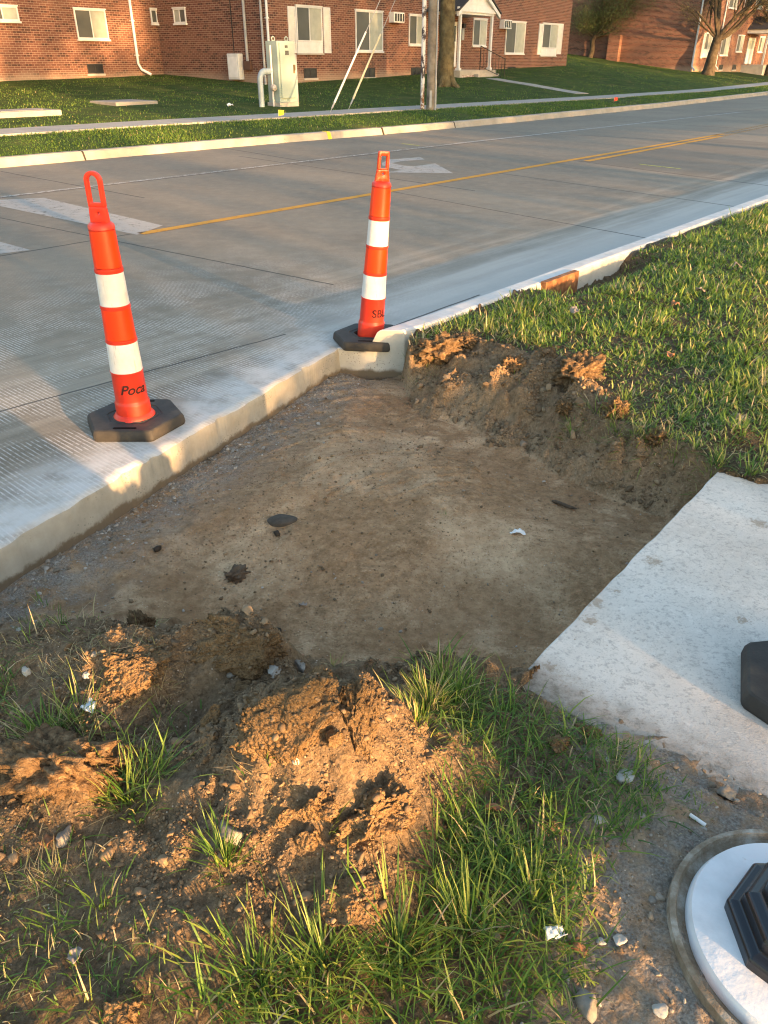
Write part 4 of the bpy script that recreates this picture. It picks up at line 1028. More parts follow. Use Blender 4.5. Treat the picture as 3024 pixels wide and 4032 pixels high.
def tint_of(r, n, dry=0.06, yel=0.15, bias=0.42):
    t = np.clip(r.normal(bias, 0.14, n), 0, 0.72)
    u = r.uniform(0, 1, n); t = np.where(u < dry + yel, r.uniform(0.66, 0.82, n), t); return np.where(u < dry, r.uniform(0.86, 1.0, n), t)
r = np.random.default_rng(11)
BL = {k: [] for k in 'P L W az lean curl tint'.split()}
def put(x, y, L, W, lean, curl, tint, az=None):
    n = len(x); BL['P'].append(np.stack([x, y, T(x, y) - 0.006], 1))
    BL['L'].append(L); BL['W'].append(W); BL['az'].append(r.uniform(0, 6.283, n) if az is None else az)
    BL['lean'].append(lean); BL['curl'].append(curl); BL['tint'].append(tint)
def patch(poly, dens, Lm, Wm, dry, yel, soft=0.0, clump=0.5, leanm=0.50, z=0.08, bias=0.42, thr=-0.25):
    Q = np.array(PW(poly, z)); lo, hi = Q.min(0) - soft, Q.max(0) + soft
    n = int(dens * (hi - lo).prod()); x = r.uniform(lo[0], hi[0], n); y = r.uniform(lo[1], hi[1], n)
    ins = inside(x, y, [tuple(q) for q in Q]); dd = seg_dist(x, y, [tuple(q) for q in Q]); sgn = np.where(ins, dd, -dd)
    pr = sstep(-soft - 1e-4, soft + 1e-4, sgn)
    cl = fbm(x * 9, y * 9, s=71, o=2); pr = pr * np.where(cl > thr, 1, 1 - clump) 
    ok = r.uniform(0, 1, n) < pr; x, y = x[ok], y[ok]; n = len(x)
    Lm = Lm * .86
    L_ = np.clip(r.lognormal(math.log(Lm), 0.36, n), Lm * .3, Lm * 2.2); W_ = r.uniform(.65, 1.3, n) * Wm; le = np.abs(r.normal(leanm, .34, n)); ti = tint_of(r, n, dry, yel, bias)
    fine_ = r.uniform(0, 1, n) < .5; L_ = np.where(fine_, L_ * .75, L_); W_ = np.where(fine_, W_ * .55, W_)
    th_ = r.uniform(0, 1, n) < .16; le = np.where(th_, r.uniform(1.1, 1.5, n), le); ti = np.where(th_, r.uniform(.80, 1.0, n), ti); W_ = np.where(th_, W_ * .7, W_)
    put(x, y, L_, W_, le, r.uniform(.2, 1.5, n), ti)
# long grass lower right of the spoil
patch([(930, 1520), (1010, 1480), (1105, 1500), (1240, 1560), (1350, 1610), (1440, 1690), (1410, 1780), (1330, 1840), (1290, 1920), (1230, 1960), (1000, 1900), (960, 1800), (985, 1690), (950, 1590)], 15000, .068, .0042, .05, .14, .03, .35)
patch([(960, 1740), (1230, 1900), (1270, 2050), (1250, 2140), (1180, 2230), (400, 2250), (450, 2150), (560, 2100), (700, 2090), (860, 2040), (930, 1900)], 17000, .080, .0045, .05, .22, .035, .3)
patch([(1180, 1520), (1330, 1590), (1440, 1650), (1530, 1730), (1500, 1790), (1400, 1760), (1250, 1620)], 10000, .030, .0032, .12, .10, .05, .5)
patch([(1180, 1900), (1300, 1920), (1320, 2080), (1260, 2212), (1150, 2212)], 5000, .08, .004, .10, .35, .04, .6)
# thin grass lower left
patch([(-30, 2000), (150, 1990), (330, 2060), (430, 2130), (420, 2250), (-40, 2250)], 9000, .050, .0036, .22, .18, .05, .55)
patch([(-30, 1800), (120, 1790), (260, 1870), (260, 1990), (-30, 2010)], 5000, .042, .003, .45, .12, .05, .6)
patch([(180, 1650), (330, 1640), (380, 1720), (360, 1800), (230, 1790)], 3800, .10, .0042, .10, .35, .03, .4)
patch([(-30, 1450), (45, 1470), (45, 1540), (-30, 1560)], 14000, .07, .0035, .05, .10, .02, .2)
patch([(30, 1520), (250, 1540), (290, 1620), (120, 1650), (10, 1640)], 2600, .09, .0042, .20, .45, .03, .4, z=.14)
patch([(40, 1270), (210, 1300), (230, 1370), (60, 1400)], 1600, .08, .0035, .35, .25, .03, .6)
patch([(30, 1400), (240, 1400), (240, 1480), (40, 1480)], 2600, .05, .0025, .75, .1, .04, .5)
patch([(330, 1560), (440, 1560), (420, 1680), (330, 1660)], 2600, .09, .004, .12, .3, .02, .4)
# tufts
def tuft(px, py, n, L, spread, W=.004, dry=.05, yel=.3, lean=.45, bias=.45, dirz=None):
    g = on(T, px, py); a = r.uniform(0, 6.283, n); q = np.abs(r.normal(0, spread, n))
    x = g.x + q * np.cos(a); y = g.y + q * np.sin(a)
    put(x, y, r.uniform(.40, 1.1, n) * L * .92, r.uniform(.5, 1.3, n) * W, np.clip(np.abs(r.normal(lean, .25, n)) * (0.4 + q / spread * .5), 0, 1.4), r.uniform(.1, 1.1, n), tint_of(r, n, dry, yel, bias), a + r.normal(0, .5, n))
for a_ in [(490, 1868, 70, .105, .018), (475, 1850, 40, .09, .03), (925, 1530, 260, .125, .040, .004, .30, .40), (960, 1480, 200, .115, .045, .004, .22, .35), (900, 1560, 120, .08, .04, .0035, .35, .3), (985, 1520, 160, .11, .05),
           (105, 1590, 90, .13, .05, .0045, .12, .5), (170, 1560, 60, .11, .05, .004, .2, .5), (275, 1730, 110, .13, .045, .0045, .08, .4), (315, 1690, 60, .11, .04), (710, 1800, 4, .11, .006, .005, 0, 1),
           (575, 1640, 14, .07, .02), (700, 2080, 120, .14, .05, .0045, .05, .5), (860, 2050, 130, .14, .06, .0045, .05, .5), (1010, 2010, 120, .14, .06, .0045, .05, .5), (1150, 1950, 100, .12, .05, .0045, .05, .4),
           (560, 2110, 120, .12, .06, .0045, .05, .4), (210, 1955, 40, .09, .04), (130, 1900, 30, .08, .04, .003, .3, .2), (720, 1440, 22, .06, .02, .002, .4, .2), (800, 1452, 26, .035, .02, .0025, .1, .1), (960, 1110, 22, .022, .012, .004, 0, .2, .8, .5),
           (250, 1500, 20, .06, .03, .002, .8, .1), (330, 1470, 14, .05, .03, .002, .8, .1), (130, 1345, 26, .08, .04, .003, .3, .3), (100, 1310, 22, .09, .04, .003, .3, .3), (60, 1340, 18, .07, .03, .003, .2, .3)]:
    tuft(*a_)
# dry grass on root clods and the bank lip
for px, py, n_, L_ in [(925, 758, 220, .07), (965, 740, 200, .07), (1010, 725, 150, .06), (900, 770, 90, .06), (1110, 800, 25, .07), (1260, 800, 40, .06), (305, 1345, 60, .06), (100, 1600, 40, .08), (900, 740, 60, .07)]:
    tuft(px, py, n_, L_, .05, .0025, .7, .15, .8)
for px, py in [(1240, 905), (1290, 885), (1335, 925), (1390, 945), (1440, 965), (1500, 985), (1560, 1000), (1350, 870), (1330, 905), (1460, 975), (1540, 1003), (1620, 1020), (1370, 940), (1410, 950)]:
    tuft(px, py, 60, .10, .045, .0042, .16, .30, .8)
# right-hand lawn: density falls with distance
n = 900000; x = r.uniform(-0.2, 7.0, n); y = r.uniform(2.3, 14.0, n)
ok, zc = inframe(x, y, np.full(n, .12)); x, y, zc = x[ok], y[ok], zc[ok]
bb = x * T_[0] + y * T_[1]
dl = seg_dist(x, y, RLAWN); ins = inside(x, y, RLAWN)
cl = fbm(x * 3.2, y * 3.2, s=81, o=3); cl2 = fbm(x * 14, y * 14, s=83, o=2)
nb = np.exp(-((x - BW[-8][0]) ** 2 + (y - BW[-8][1]) ** 2) / 0.02) + np.exp(-((x - BW[-7][0]) ** 2 + (y - BW[-7][1]) ** 2) / 0.03)
edge_thin = sstep(0.0, 0.22, dl)
pr = np.clip(1.3 * (2.6 / zc) ** 0.9, 0.10, 1) * (0.35 + 0.65 * edge_thin) * np.where(cl > -.45, 1, .35) * np.where(cl2 > -.35, 1, .45) * (1 - np.clip(nb, 0, 1)) * (bb > -2.77) * (1 - 0.9 * sstep(4.72, 4.92, x * R_[0] + y * R_[1]) * sstep(6.35, 6.05, x * R_[0] + y * R_[1]) * sstep(-2.50, -2.70, bb))
ok = ins & (r.uniform(0, 1, len(x)) < pr); x, y, zc, dl = x[ok], y[ok], zc[ok], dl[ok]; n = len(x)
tf = fbm(x * 2.2, y * 2.2, s=91, o=3)
dst = np.exp(-dl / .35) * (y < 4.5); dry_ = r.uniform(0, 1, n) < .09 + .34 * dst
put(x, y, np.clip(r.lognormal(math.log(.043), .38, n), .012, .10) * (1 + .45 * tf), r.uniform(.6, 1.4, n) * (.0042 + .0010 * zc), np.abs(r.normal(.60, .36, n)), r.uniform(.2, 1.4, n), np.where(dry_, r.uniform(.78, .98, n), np.clip(tint_of(r, n, .03, .16, .47) + .12 * tf, 0, 1)))
g_ = {k: np.concatenate(v) for k, v in BL.items()}
keep, _z = inframe(g_['P'][:, 0], g_['P'][:, 1], g_['P'][:, 2], .12)
keep |= (g_['P'][:, 1] > .2) & (g_['P'][:, 1] < 1.1)
keep &= ~(inside(g_['P'][:, 0], g_['P'][:, 1], SLABPOLY) & (seg_dist(g_['P'][:, 0], g_['P'][:, 1], SLABPOLY) > 0.012))
keep &= np.hypot(g_['P'][:, 0] - .775, g_['P'][:, 1] - .812) > .26
g_ = {k: v[keep] for k, v in g_.items()}
go = blades('grass', g_['P'], g_['L'], g_['W'], g_['az'], g_['lean'], g_['curl'], g_['tint'], M_grass)
props(go, 'long green grass round the spoil heap and on the right lawn', kind='stuff')
# fibrous roots and straw lying about the spoil
n = 900; a_ = r.uniform(0, 1, n); sel = [(930, 780), (1255, 830), (115, 1690), (305, 1400), (1108, 815), (330, 1480), (1300, 940), (120, 1450), (200, 1420), (80, 1900), (560, 1650), (1450, 1010)]
px_ = np.array([sel[i % len(sel)] for i in range(n)], float) + r.normal(0, 26, (n, 2))
pts = on_many(T, px_[:, 0], px_[:, 1])
fo = blades('straw', pts, r.uniform(.02, .07, n), np.full(n, .0014), r.uniform(0, 6.283, n), r.uniform(.7, 1.6, n), r.uniform(-.8, .8, n), r.uniform(.84, 1, n), M_grass)
props(fo, 'dead straw and roots on the dug soil', kind='stuff')

# far lawn grass
r = np.random.default_rng(21)
n = 330000; aa = r.uniform(-2, 62, n); dd = np.concatenate([r.uniform(.22, SW0 - .02, n // 3), r.uniform(SW1 + .02, 22, n - n // 3)])
x = aa * R_[0] + (far_b(aa) - dd) * T_[0]; y = aa * R_[1] + (far_b(aa) - dd) * T_[1]
ok, zc = inframe(x, y, np.full(n, .4), .02); x, y, zc, dd = x[ok], y[ok], zc[ok], dd[ok]
ok = (r.uniform(0, 1, len(x)) < np.clip(17 / zc, .2, 1)); x, y, zc, dd = x[ok], y[ok], zc[ok], dd[ok]
cl = fbm(x * .6, y * .6, s=101, o=4)
bare = np.where(fbm(x * .35, y * .35, s=111, o=3) > .62, 0.25, 1.0); ok = r.uniform(0, 1, len(x)) < bare; x, y, zc, cl = x[ok], y[ok], zc[ok], cl[ok]; n = len(x)
P = np.stack([x, y, FL(x, y) - .01], 1)
fg = blades('lawn_grass', P, r.uniform(.025, .06, n) * (1 + .3 * cl), .008 + .0005 * zc, r.uniform(0, 6.283, n), np.abs(r.normal(.4, .3, n)), r.uniform(.2, 1.2, n), np.clip(tint_of(r, n, .02, .05, .47) + .08 * cl, 0, 1), M_fgrass, 2)
props(fg, 'mown green grass of the lawn and verge across the road', kind='stuff')

# ------------------------------------------------------------------ brick buildings
def brick_mat(name, c1, c2, c3, mortar, base_z):
    g = G(name); o = g.obj(); s = g.n('SeparateXYZ', None, i0=o)
    v = g.n('CombineXYZ', None, i0=g.m_('ADD', s.outputs[0], s.outputs[1]), i1=s.outputs[2])
    bt = g.n('TexBrick', {'offset': 0.5}, Vector=v, Color1=c1, Color2=c2, Mortar=mortar, Scale=1.0)
    g.set(bt, 'Mortar Size', 0.006); g.set(bt, 'Brick Width', 0.213); g.set(bt, 'Row Height', 0.0677); g.set(bt, 'Mortar Smooth', 0.3); g.set(bt, 'Bias', -0.2)
    # odd dark bricks
    row = g.m_('FLOOR', g.m_('DIVIDE', s.outputs[2], 0.0677)); offr = g.m_('MULTIPLY', g.m_('MODULO', row, 2.0), 0.5)
    colm = g.m_('FLOOR', g.m_('ADD', g.m_('DIVIDE', g.m_('ADD', s.outputs[0], s.outputs[1]), 0.213), offr))
    wn_ = g.n('TexWhiteNoise', {'noise_dimensions': '2D'}, Vector=g.n('CombineXYZ', None, i0=colm, i1=row)).outputs[0]
    dark = g.m_('MULTIPLY', g.m_('GREATER_THAN', wn_, 0.80), g.m_('SUBTRACT', 1.0, bt.outputs['Fac']))
    c = g.mix(g.m_('MULTIPLY', dark, 0.75), bt.outputs['Color'], c3)
    n1 = g.noise(o, 0.8, 5, 0.6); n2 = g.noise(o, 40, 4, 0.6)
    c = g.mix(g.m_('MULTIPLY', g.sm(n1, 0.45, 0.75), 0.28), c, (0.25, 0.14, 0.085))
    c = g.mix(g.m_('MULTIPLY', n2, 0.25), c, (0.12, 0.055, 0.035))
    # soil splash and lime bloom on the lowest courses
    lime = g.sm(g.m_('ADD', s.outputs[2], g.m_('MULTIPLY', g.m_('SUBTRACT', n1, 0.5), 0.5)), base_z + 0.45, base_z + 0.05)
    c = g.mix(g.m_('MULTIPLY', lime, 0.55), c, (0.36, 0.28, 0.20))
    g.col(c); return g.fin(0.9, 0.15, g.bump(bt.outputs['Fac'], -0.5, 0.006))
M_brick = brick_mat('red_brick', (0.130, 0.052, 0.037), (0.195, 0.085, 0.056), (0.045, 0.022, 0.019), (0.36, 0.27, 0.195), 0.75)
M_white = pm('white_trim_paint', [(0.3, (0.56, 0.55, 0.525)), (0.7, (0.66, 0.65, 0.625))], 6, 0.5, 0.4)
M_screen = pm('insect_screen', [(0.3, (0.065, 0.068, 0.060)), (0.7, (0.085, 0.088, 0.078))], 2, 0.5, 0.4)
M_blind = pm('drawn_blind', [(0.3, (0.27, 0.28, 0.235)), (0.7, (0.36, 0.37, 0.31))], 3, 0.35, 0.5)
M_bglass = pm('basement_glass', [(0.3, (0.020, 0.020, 0.021)), (0.7, (0.035, 0.034, 0.034))], 4, 0.25, 0.5)
M_stonesill = conc_mat('stone_sill', (1, .93, .80), 0.34, 0.46, .2)
M_shingle = pm('asphalt_shingle', [(0.3, (0.035, 0.035, 0.038)), (0.7, (0.07, 0.068, 0.068))], 20, 0.9, 0.2, 0.4, 40)
M_pipew = pm('white_downpipe_paint', [(0.3, (0.54, 0.53, 0.52)), (0.7, (0.64, 0.63, 0.62))], 5, 0.45, 0.4)
M_greym = pm('grey_conduit', [(0.3, (0.26, 0.27, 0.28)), (0.7, (0.36, 0.37, 0.37))], 8, 0.5, 0.4)
M_blackm = pm('black_iron', [(0.3, (0.018, 0.017, 0.016)), (0.7, (0.03, 0.028, 0.026))], 8, 0.6, 0.3)
FANG = math.atan2(0.805, 0.593)
class Plane_:
    """a vertical wall plane in the world: origin, direction along the wall"""
    def __init__(s, ox, oy, ang): s.o = np.array([ox, oy]); s.e = np.array([math.cos(ang), math.sin(ang)]); s.n = np.array([-s.e[1], s.e[0]])
    def hit(s, px, py):
        d = ray(px, py); t = (s.o @ s.n) / (d[:2] @ s.n); p = d[:2] * t
        return float((p - s.o) @ s.e), H + d[2] * t
    def rect(s, x0, x1, y0, y1):
        ym = (y0 + y1) / 2; xm = (x0 + x1) / 2
        return s.hit(x0, ym)[0], s.hit(x1, ym)[0], s.hit(xm, y1)[1], s.hit(xm, y0)[1]
def local(axis):
    """box writer in wall coordinates (along, out, z): 'f' front wall (out = -Y), 'l' left side wall at X=0 (out = -X, along = Y)"""
    def B(m, s0, s1, o0, o1, z0, z1, s_off=0.0):
        if axis == 'f': m.box(s0, s1, -o1, -o0, z0, z1)
        else: m.box(-o1, -o0, s0, s1, z0, z1)
    return B
def window(bld, rc, style='slider', axis='f', sill=True, flip=False):
    s0, s1, z0, z1 = rc; B = local(axis); fw = 0.045
    m = MB()
    B(m, s0, s1, 0.0, 0.05, z1 - fw, z1); B(m, s0, s1, 0.0, 0.05, z0, z0 + fw)
    B(m, s0, s0 + fw, 0.0, 0.048, z0 + fw, z1 - fw); B(m, s1 - fw, s1, 0.0, 0.048, z0 + fw, z1 - fw)
    mid = (s0 + s1) / 2; B(m, mid - fw * .4, mid + fw * .4, 0.0, 0.042, z0 + fw, z1 - fw)
    B(m, s0 - .02, s1 + .02, 0.0, 0.07, z1, z1 + .04)
    f = m.obj('window', M_white, bld, bevel=0.004, segs=1)
    p1, p2 = MB(), MB()
    B(p1, s0 + fw, mid - fw * .4, 0.004, 0.022, z0 + fw, z1 - fw); B(p2, mid + fw * .4, s1 - fw, 0.004, 0.016, z0 + fw, z1 - fw)
    if flip: p1, p2 = p2, p1
    o1 = p1.obj('pane', M_screen, f); o1['label'] = 'dark screened pane'
    o2 = p2.obj('pane', M_blind, f); o2['label'] = 'pale pane with drawn blind'
    if sill:
        q = MB(); B(q, s0 - .03, s1 + .03, 0.0, 0.085, z0 - .06, z0 - .003); q.obj('sill', M_white, f, bevel=0.005, segs=1)
    return f
def basement(bld, rc, axis='f'):
    s0, s1, z0, z1 = rc; B = local(axis); m = MB(); fw = .035
    B(m, s0, s1, 0, .02, z1 - fw, z1); B(m, s0, s1, 0, .02, z0, z0 + fw); B(m, s0, s0 + fw, 0, .019, z0 + fw, z1 - fw); B(m, s1 - fw, s1, 0, .019, z0 + fw, z1 - fw)
    mid = (s0 + s1) / 2; B(m, mid - .015, mid + .015, 0, .018, z0 + fw, z1 - fw)
    f = m.obj('basement_window', M_blackm, bld)
    p = MB(); B(p, s0 + fw, s1 - fw, .002, .010, z0 + fw, z1 - fw); p.obj('pane', M_bglass, f)
    q = MB(); B(q, s0 - .04, s1 + .04, 0, .05, z0 - .07, z0 - .003); q.obj('sill', M_stonesill, f)
def shutter(bld, rc):
    s0, s1, z0, z1 = rc; m = MB(); B = local('f')
    B(m, s0, s0 + .05, 0, .04, z0, z1); B(m, s1 - .05, s1, 0, .04, z0, z1); B(m, s0 + .05, s1 - .05, 0, .038, z1 - .07, z1); B(m, s0 + .05, s1 - .05, 0, .038, z0, z0 + .07)
    B(m, s0 + .05, s1 - .05, 0, .006, z0 + .07, z1 - .07)
    n = int((z1 - z0 - .14) / .055)
    for k in range(n):
        z = z0 + .07 + k * .055; B(m, s0 + .05, s1 - .05, .006, .034, z + .016, z + .036)
    m.obj('shutter', M_white, bld)
def panel_under(bld, s0, s1, z0, z1):
    m = MB(); B = local('f'); B(m, s0, s1, 0, .04, z0, z1)
    o = m.obj('apron_panel', M_white, bld, bevel=.004, segs=1)
    mid = (s0 + s1) / 2; w_ = (s1 - s0) * .42; q = MB()
    q.loops([[(mid - w_, y, z0 + .05), (mid + w_, y, z0 + .05), (mid, y, z0 + .05 + (z1 - z0) * .5)] for y in (-.048, -.039)]); q.obj('trim', M_white, o)
    q = MB(); B(q, s0 - .03, s1 + .03, 0, .07, z0 - .05, z0 - .003); q.obj('sill', M_stonesill, o)
def aircon(bld, rc):
    s0, s1, z0, z1 = rc; m = MB(); m.box(s0, s1, -.28, 0, z0, z1); o = m.obj('air_conditioner', M_white, bld, bevel=.012)
    q = MB(); q.box(s0 + .05, s1 - .05, -.29, -.279, z0 + .05, z1 - .05); q.obj('vent', M_bglass, o)
    q = MB()
    for k in range(1, 4): x = s0 + (s1 - s0) * k / 4; q.box(x - .018, x + .018, -.298, -.286, z0 + .04, z1 - .04)
    q.obj('louver', M_white, o)
def downpipe(bld, pts, rad=.045, mat=None, name='downpipe'):
    m = MB(); m.tube(pts, rad, 10); o = m.obj(name, mat or M_pipew, bld, smooth=True)
    b = MB()
    for z in np.arange(1.6, 6.2, 1.1):
        p0 = Vector(pts[0]); b.box(p0.x - rad - .03, p0.x + rad + .03, p0.y - rad * .6, p0.y + rad * .6 + .02, z, z + .04)
    if name == 'downpipe': b.obj('bracket', mat or M_pipew, o)
    return o
def roof(bld, x0, x1, y0, y1, z, h):
    m = MB(); ov = .4
    m.add([(x0 - ov, y0 - ov, z), (x1 + ov, y0 - ov, z), (x1 + ov, y1 + ov, z), (x0 - ov, y1 + ov, z), (x0 + 3, (y0 + y1) / 2, z + h), (x1 - 3, (y0 + y1) / 2, z + h)],
          [(0, 1, 5, 4), (1, 2, 5), (2, 3, 4, 5), (3, 0, 4), (0, 3, 2, 1)])
    m.obj('roof', M_shingle, bld)
M0 = (-4.1, 31.5)
# --- middle building
pl = Plane_(*M0, FANG)
bld = empty('apartment_building', (*M0, 0), FANG, 'two-storey brick apartment house with gabled entrance porch and white shuttered windows behind the pole', 'building', 'red brick apartment buildings')
LB = pl.hit(1222, 150)[0]
m = MB(); m.box(0, LB, 0, 10, -0.3, 6.6); m.obj('wall', M_brick, bld); roof(bld, 0, LB, 0, 10, 6.6, 2.2)
c2 = lambda x: 548.6 + .3638 * x
def R2(x0, x1, y0, y1): return pl.rect(c2(x0), c2(x1), .3638 * y0, .3638 * y1)
c3 = lambda x: 1055.6 + .3638 * x
def R3(x0, x1, y0, y1): return pl.rect(c3(x0), c3(x1), .3638 * y0, .3638 * y1)
w1 = R2(249, 401, 40, 248); window(bld, w1, sill=False)
a1 = R2(249, 401, 252, 316); panel_under(bld, w1[0], w1[1], a1[2], w1[2] - .004)
shutter(bld, R2(203, 247, 38, 316)); shutter(bld, R2(411, 452, 44, 316))
window(bld, R2(600, 762, 66, 304)); aircon(bld, R2(800, 862, 74, 136)); window(bld, R2(918, 1008, 90, 266))
window(bld, R2(1298, 1378, 114, 272)); aircon(bld, R2(1458, 1502, 118, 172)); window(bld, R2(1492, 1606, 130, 318))
w6 = R3(314, 408, 142, 288); window(bld, w6, sill=False); a6 = R3(314, 400, 292, 332); panel_under(bld, w6[0], w6[1], a6[2], w6[2] - .004)
shutter(bld, R3(293, 318, 140, 324)); shutter(bld, R3(408, 434, 140, 322))
for q in [(296, 372, 404, 463), (655, 718, 402, 458), (932, 989, 400, 455), (1505, 1551, 396, 446)]: basement(bld, R2(*q))
basement(bld, R3(320, 360, 396, 440))
w1z = w1[2] + 2.75
for rc in (w1, w6, R2(600, 762, 66, 304), R2(918, 1008, 90, 266), R2(1492, 1606, 130, 318)):
    window(bld, (rc[0], rc[1], rc[2] + 2.78, rc[3] + 2.78))
# porch
s0, zb = pl.hit(c2(1195), .3638 * 425); s1 = pl.hit(c2(1392), .3638 * 425)[0]
pz = 1.22; pd = 1.5
def pq(x, y):  # point on the plane of the porch front
    P2 = Plane_(pl.o[0] - pl.n[0] * pd, pl.o[1] - pl.n[1] * pd, FANG); return P2.hit(x, y)
q0 = pq(c2(1212), .3638 * 418); q1 = pq(c2(1400), .3638 * 330)
sa, sb = q0[0], q1[0]; pz = q0[1]; bz = pq(c2(1215), .3638 * 82)[1]; bz1 = pq(c2(1215), .3638 * 66)[1]
m = MB(); m.box(sa - .25, sb + .25, -pd - .25, 0, .2, pz); m.obj('porch_floor', conc_mat('porch_concrete', (1, .9, .74), .30, .42), bld, bevel=.01)
m = MB(); m.box(sa - .10, sb + .35, -pd - .262, -pd - .25, .25, pz - .19); m.obj('porch_face', pm('rubble_facing', [(.35, (.16, .075, .06)), (.5, (.36, .27, .24)), (.62, (.55, .50, .47))], 9, .9, .2, .5, 30), bld)
m = MB(); m.box(sa + .9, sb + .1, -pd - .75, -pd - .265, .25, pz - .30); m.box(sa + .9, sb + .1, -pd - .50, -pd - .265, pz - .297, pz - .15); m.obj('porch_step', conc_mat('step_concrete', (1, .9, .78), .28, .40), bld, bevel=.008)
for s in (sa, sb):
    m = MB(); m.box(s - .055, s + .055, -pd - .055, -pd + .055, pz, bz); m.box(s - .10, s + .10, -pd - .10, -pd + .10, pz + .001, pz + .09); m.obj('porch_post', M_white, bld, bevel=.006)
m = MB(); m.box(sa - .06, sb + .06, -pd - .08, -pd + .08, bz, bz1); m.box(sa - .06, sa + .10, -pd + .08, 0, bz, bz1 - .002); m.box(sb - .10, sb + .06, -pd + .08, 0, bz, bz1 - .002); m.obj('porch_beam', M_white, bld)
ap = (sa + sb) / 2; gh = 0.98; ov = .42
m = MB(); m.loops([[(sa - .2, y, bz1 + .02), (sb + .2, y, bz1 + .02), (ap, y, bz1 + gh - .08)] for y in (-pd - .06, 0)])
for k in range(5): zz = bz1 + .10 + k * .17; hw = (sb - sa + .4) / 2 * (1 - (zz - bz1) / (gh)) - .06; m.box(ap - hw, ap + hw, -pd - .078, -pd - .06, zz, zz + .13)
m.obj('gable', M_white, bld)
m = MB()
for sgn, se in ((-1, sa - ov), (1, sb + ov)):
    m.loops([[(ap, y, bz1 + gh), (se, y, bz1 - .02), (se, y, bz1 - .18), (ap, y, bz1 + gh - .16)] for y in (-pd - .20, -pd - .08)])
m.box(sa - ov, sb + ov, -pd - .15, -pd - .085, bz1 - .01, bz1 + .15)
m.obj('barge_board', M_white, bld)
m = MB()
for sgn, se in ((-1, sa - ov - .04), (1, sb + ov + .04)):
    m.loops([[(ap, y, bz1 + gh + .07), (se, y, bz1 + .05), (se, y, bz1 - .005), (ap, y, bz1 + gh + .004)] for y in (-pd - .24, 0)])
m.obj('porch_roof', M_shingle, bld)
d0 = pl.rect(c2(1120), c2(1198), .3638 * 128, .3638 * 396)
m = MB(); m.box(d0[0], d0[1], -.05, 0, d0[2], d0[3]); dr = m.obj('door', M_white, bld, bevel=.006)
m = MB(); m.box(d0[1] - .30, d0[1] - .12, -.06, -.049, d0[2] + 1.0, d0[3] - .15); m.obj('door_glass', M_bglass, dr)
l0 = pl.rect(c2(1230), c2(1246), .3638 * 140, .3638 * 165); m = MB(); m.box(l0[0], l0[1], -.14, 0, l0[2], l0[3]); m.obj('porch_lamp', M_blackm, bld, bevel=.01)
mb_ = pl.rect(c2(1226), c2(1240), .3638 * 168, .3638 * 238); m = MB(); m.box(mb_[0], mb_[1], -.09, 0, mb_[2], mb_[3]); m.obj('mailbox', M_greym, bld, bevel=.01)
m = MB(); rs = sb + .12
m.tube([(ap + .35, -pd - .1, pz - .1), (ap + .35, -pd - .1, pz + .95)], .022, 8); m.tube([(rs, -pd - .75, .5), (rs, -pd - .75, pz + .45)], .022, 8)
m.tube([(ap + .35, -pd - .1, pz + .93), (rs, -pd - .75, pz + .43)], .018, 8); m.tube([(ap + .35, -pd - .1, pz + .15), (rs, -pd - .75, pz - .32)], .014, 8)
for k in range(1, 8):
    f = k / 8; xx = ap + .35 + (rs - ap - .35) * f; yy = -pd - .1 - .65 * f; m.tube([(xx, yy, pz + .15 - .47 * f), (xx, yy, pz + .93 - .5 * f)], .009, 6)
m.obj('railing', M_blackm, bld)
# left side wall of the middle building
ps = Plane_(*M0, FANG + math.pi / 2)
c1 = lambda x: .3638 * x
wside = ps.rect(c1(1106), c1(1034), .3638 * 50, .3638 * 138); window(bld, wside, axis='l')
for x, rad, mt, nm, yb in ((1555, .05, M_greym, 'conduit', .5), (1580, .05, M_pipew, 'downpipe', .5)):
    pass
downpipe(bld, [(0.02, -.07, 6.4), (0.02, -.07, .8), (-.05, -.22, .62)], .045)
downpipe(bld, [(-.07, .12, 6.4), (-.07, .12, .7)], .042, M_greym, 'conduit')
ycb = ps.hit(c1(1378), .3638 * 150)[0]; zt = ps.hit(c1(1380), .3638 * 318)[1]
m = MB(); m.tube([(-.015, ycb, 6.4), (-.015, ycb, zt)], .016, 6); m.obj('cable', M_blackm, bld)
ycd = ps.hit(c1(1462), .3638 * 180)[0]; zcd = ps.hit(c1(1478), .3638 * 365)[1]
m = MB(); m.tube([(-.05, ycd, 6.4), (-.05, ycd, zcd)], .05, 8); m.obj('conduit', M_greym, bld, smooth=True)
jb = ps.rect(c1(1500), c1(1458), .3638 * 362, .3638 * 416); m = MB(); m.box(-.12, 0, jb[0], jb[1], jb[2], jb[3]); m.obj('junction_box', pm('brown_box', [(.5, (.10, .055, .04))], 5, .7), bld, bevel=.01)
mbx = ps.rect(c1(1448), c1(1382), .3638 * 318, .3638 * 472)
mt_ = empty('meter_box', (pl.o[0] + ps.e[0] * mbx[0], pl.o[1] + ps.e[1] * mbx[0], mbx[2]), FANG, 'white electricity meter box on the brick side wall left of the tall green cabinet', 'meter box')
m = MB(); m.box(-.26, -.003, 0, mbx[1] - mbx[0], 0, mbx[3] - mbx[2]); m.obj('housing', pm('grey_white_enamel', [(.3, (.50, .51, .50)), (.7, (.60, .61, .60))], 6, .5), mt_, bevel=.02)
m = MB(); m.box(-.275, -.262, .06, mbx[1] - mbx[0] - .06, .08, mbx[3] - mbx[2] - .1); m.obj('cover', pm('white_enamel', [(.3, (.60, .61, .60)), (.7, (.70, .71, .70))], 6, .45), mt_, bevel=.01)
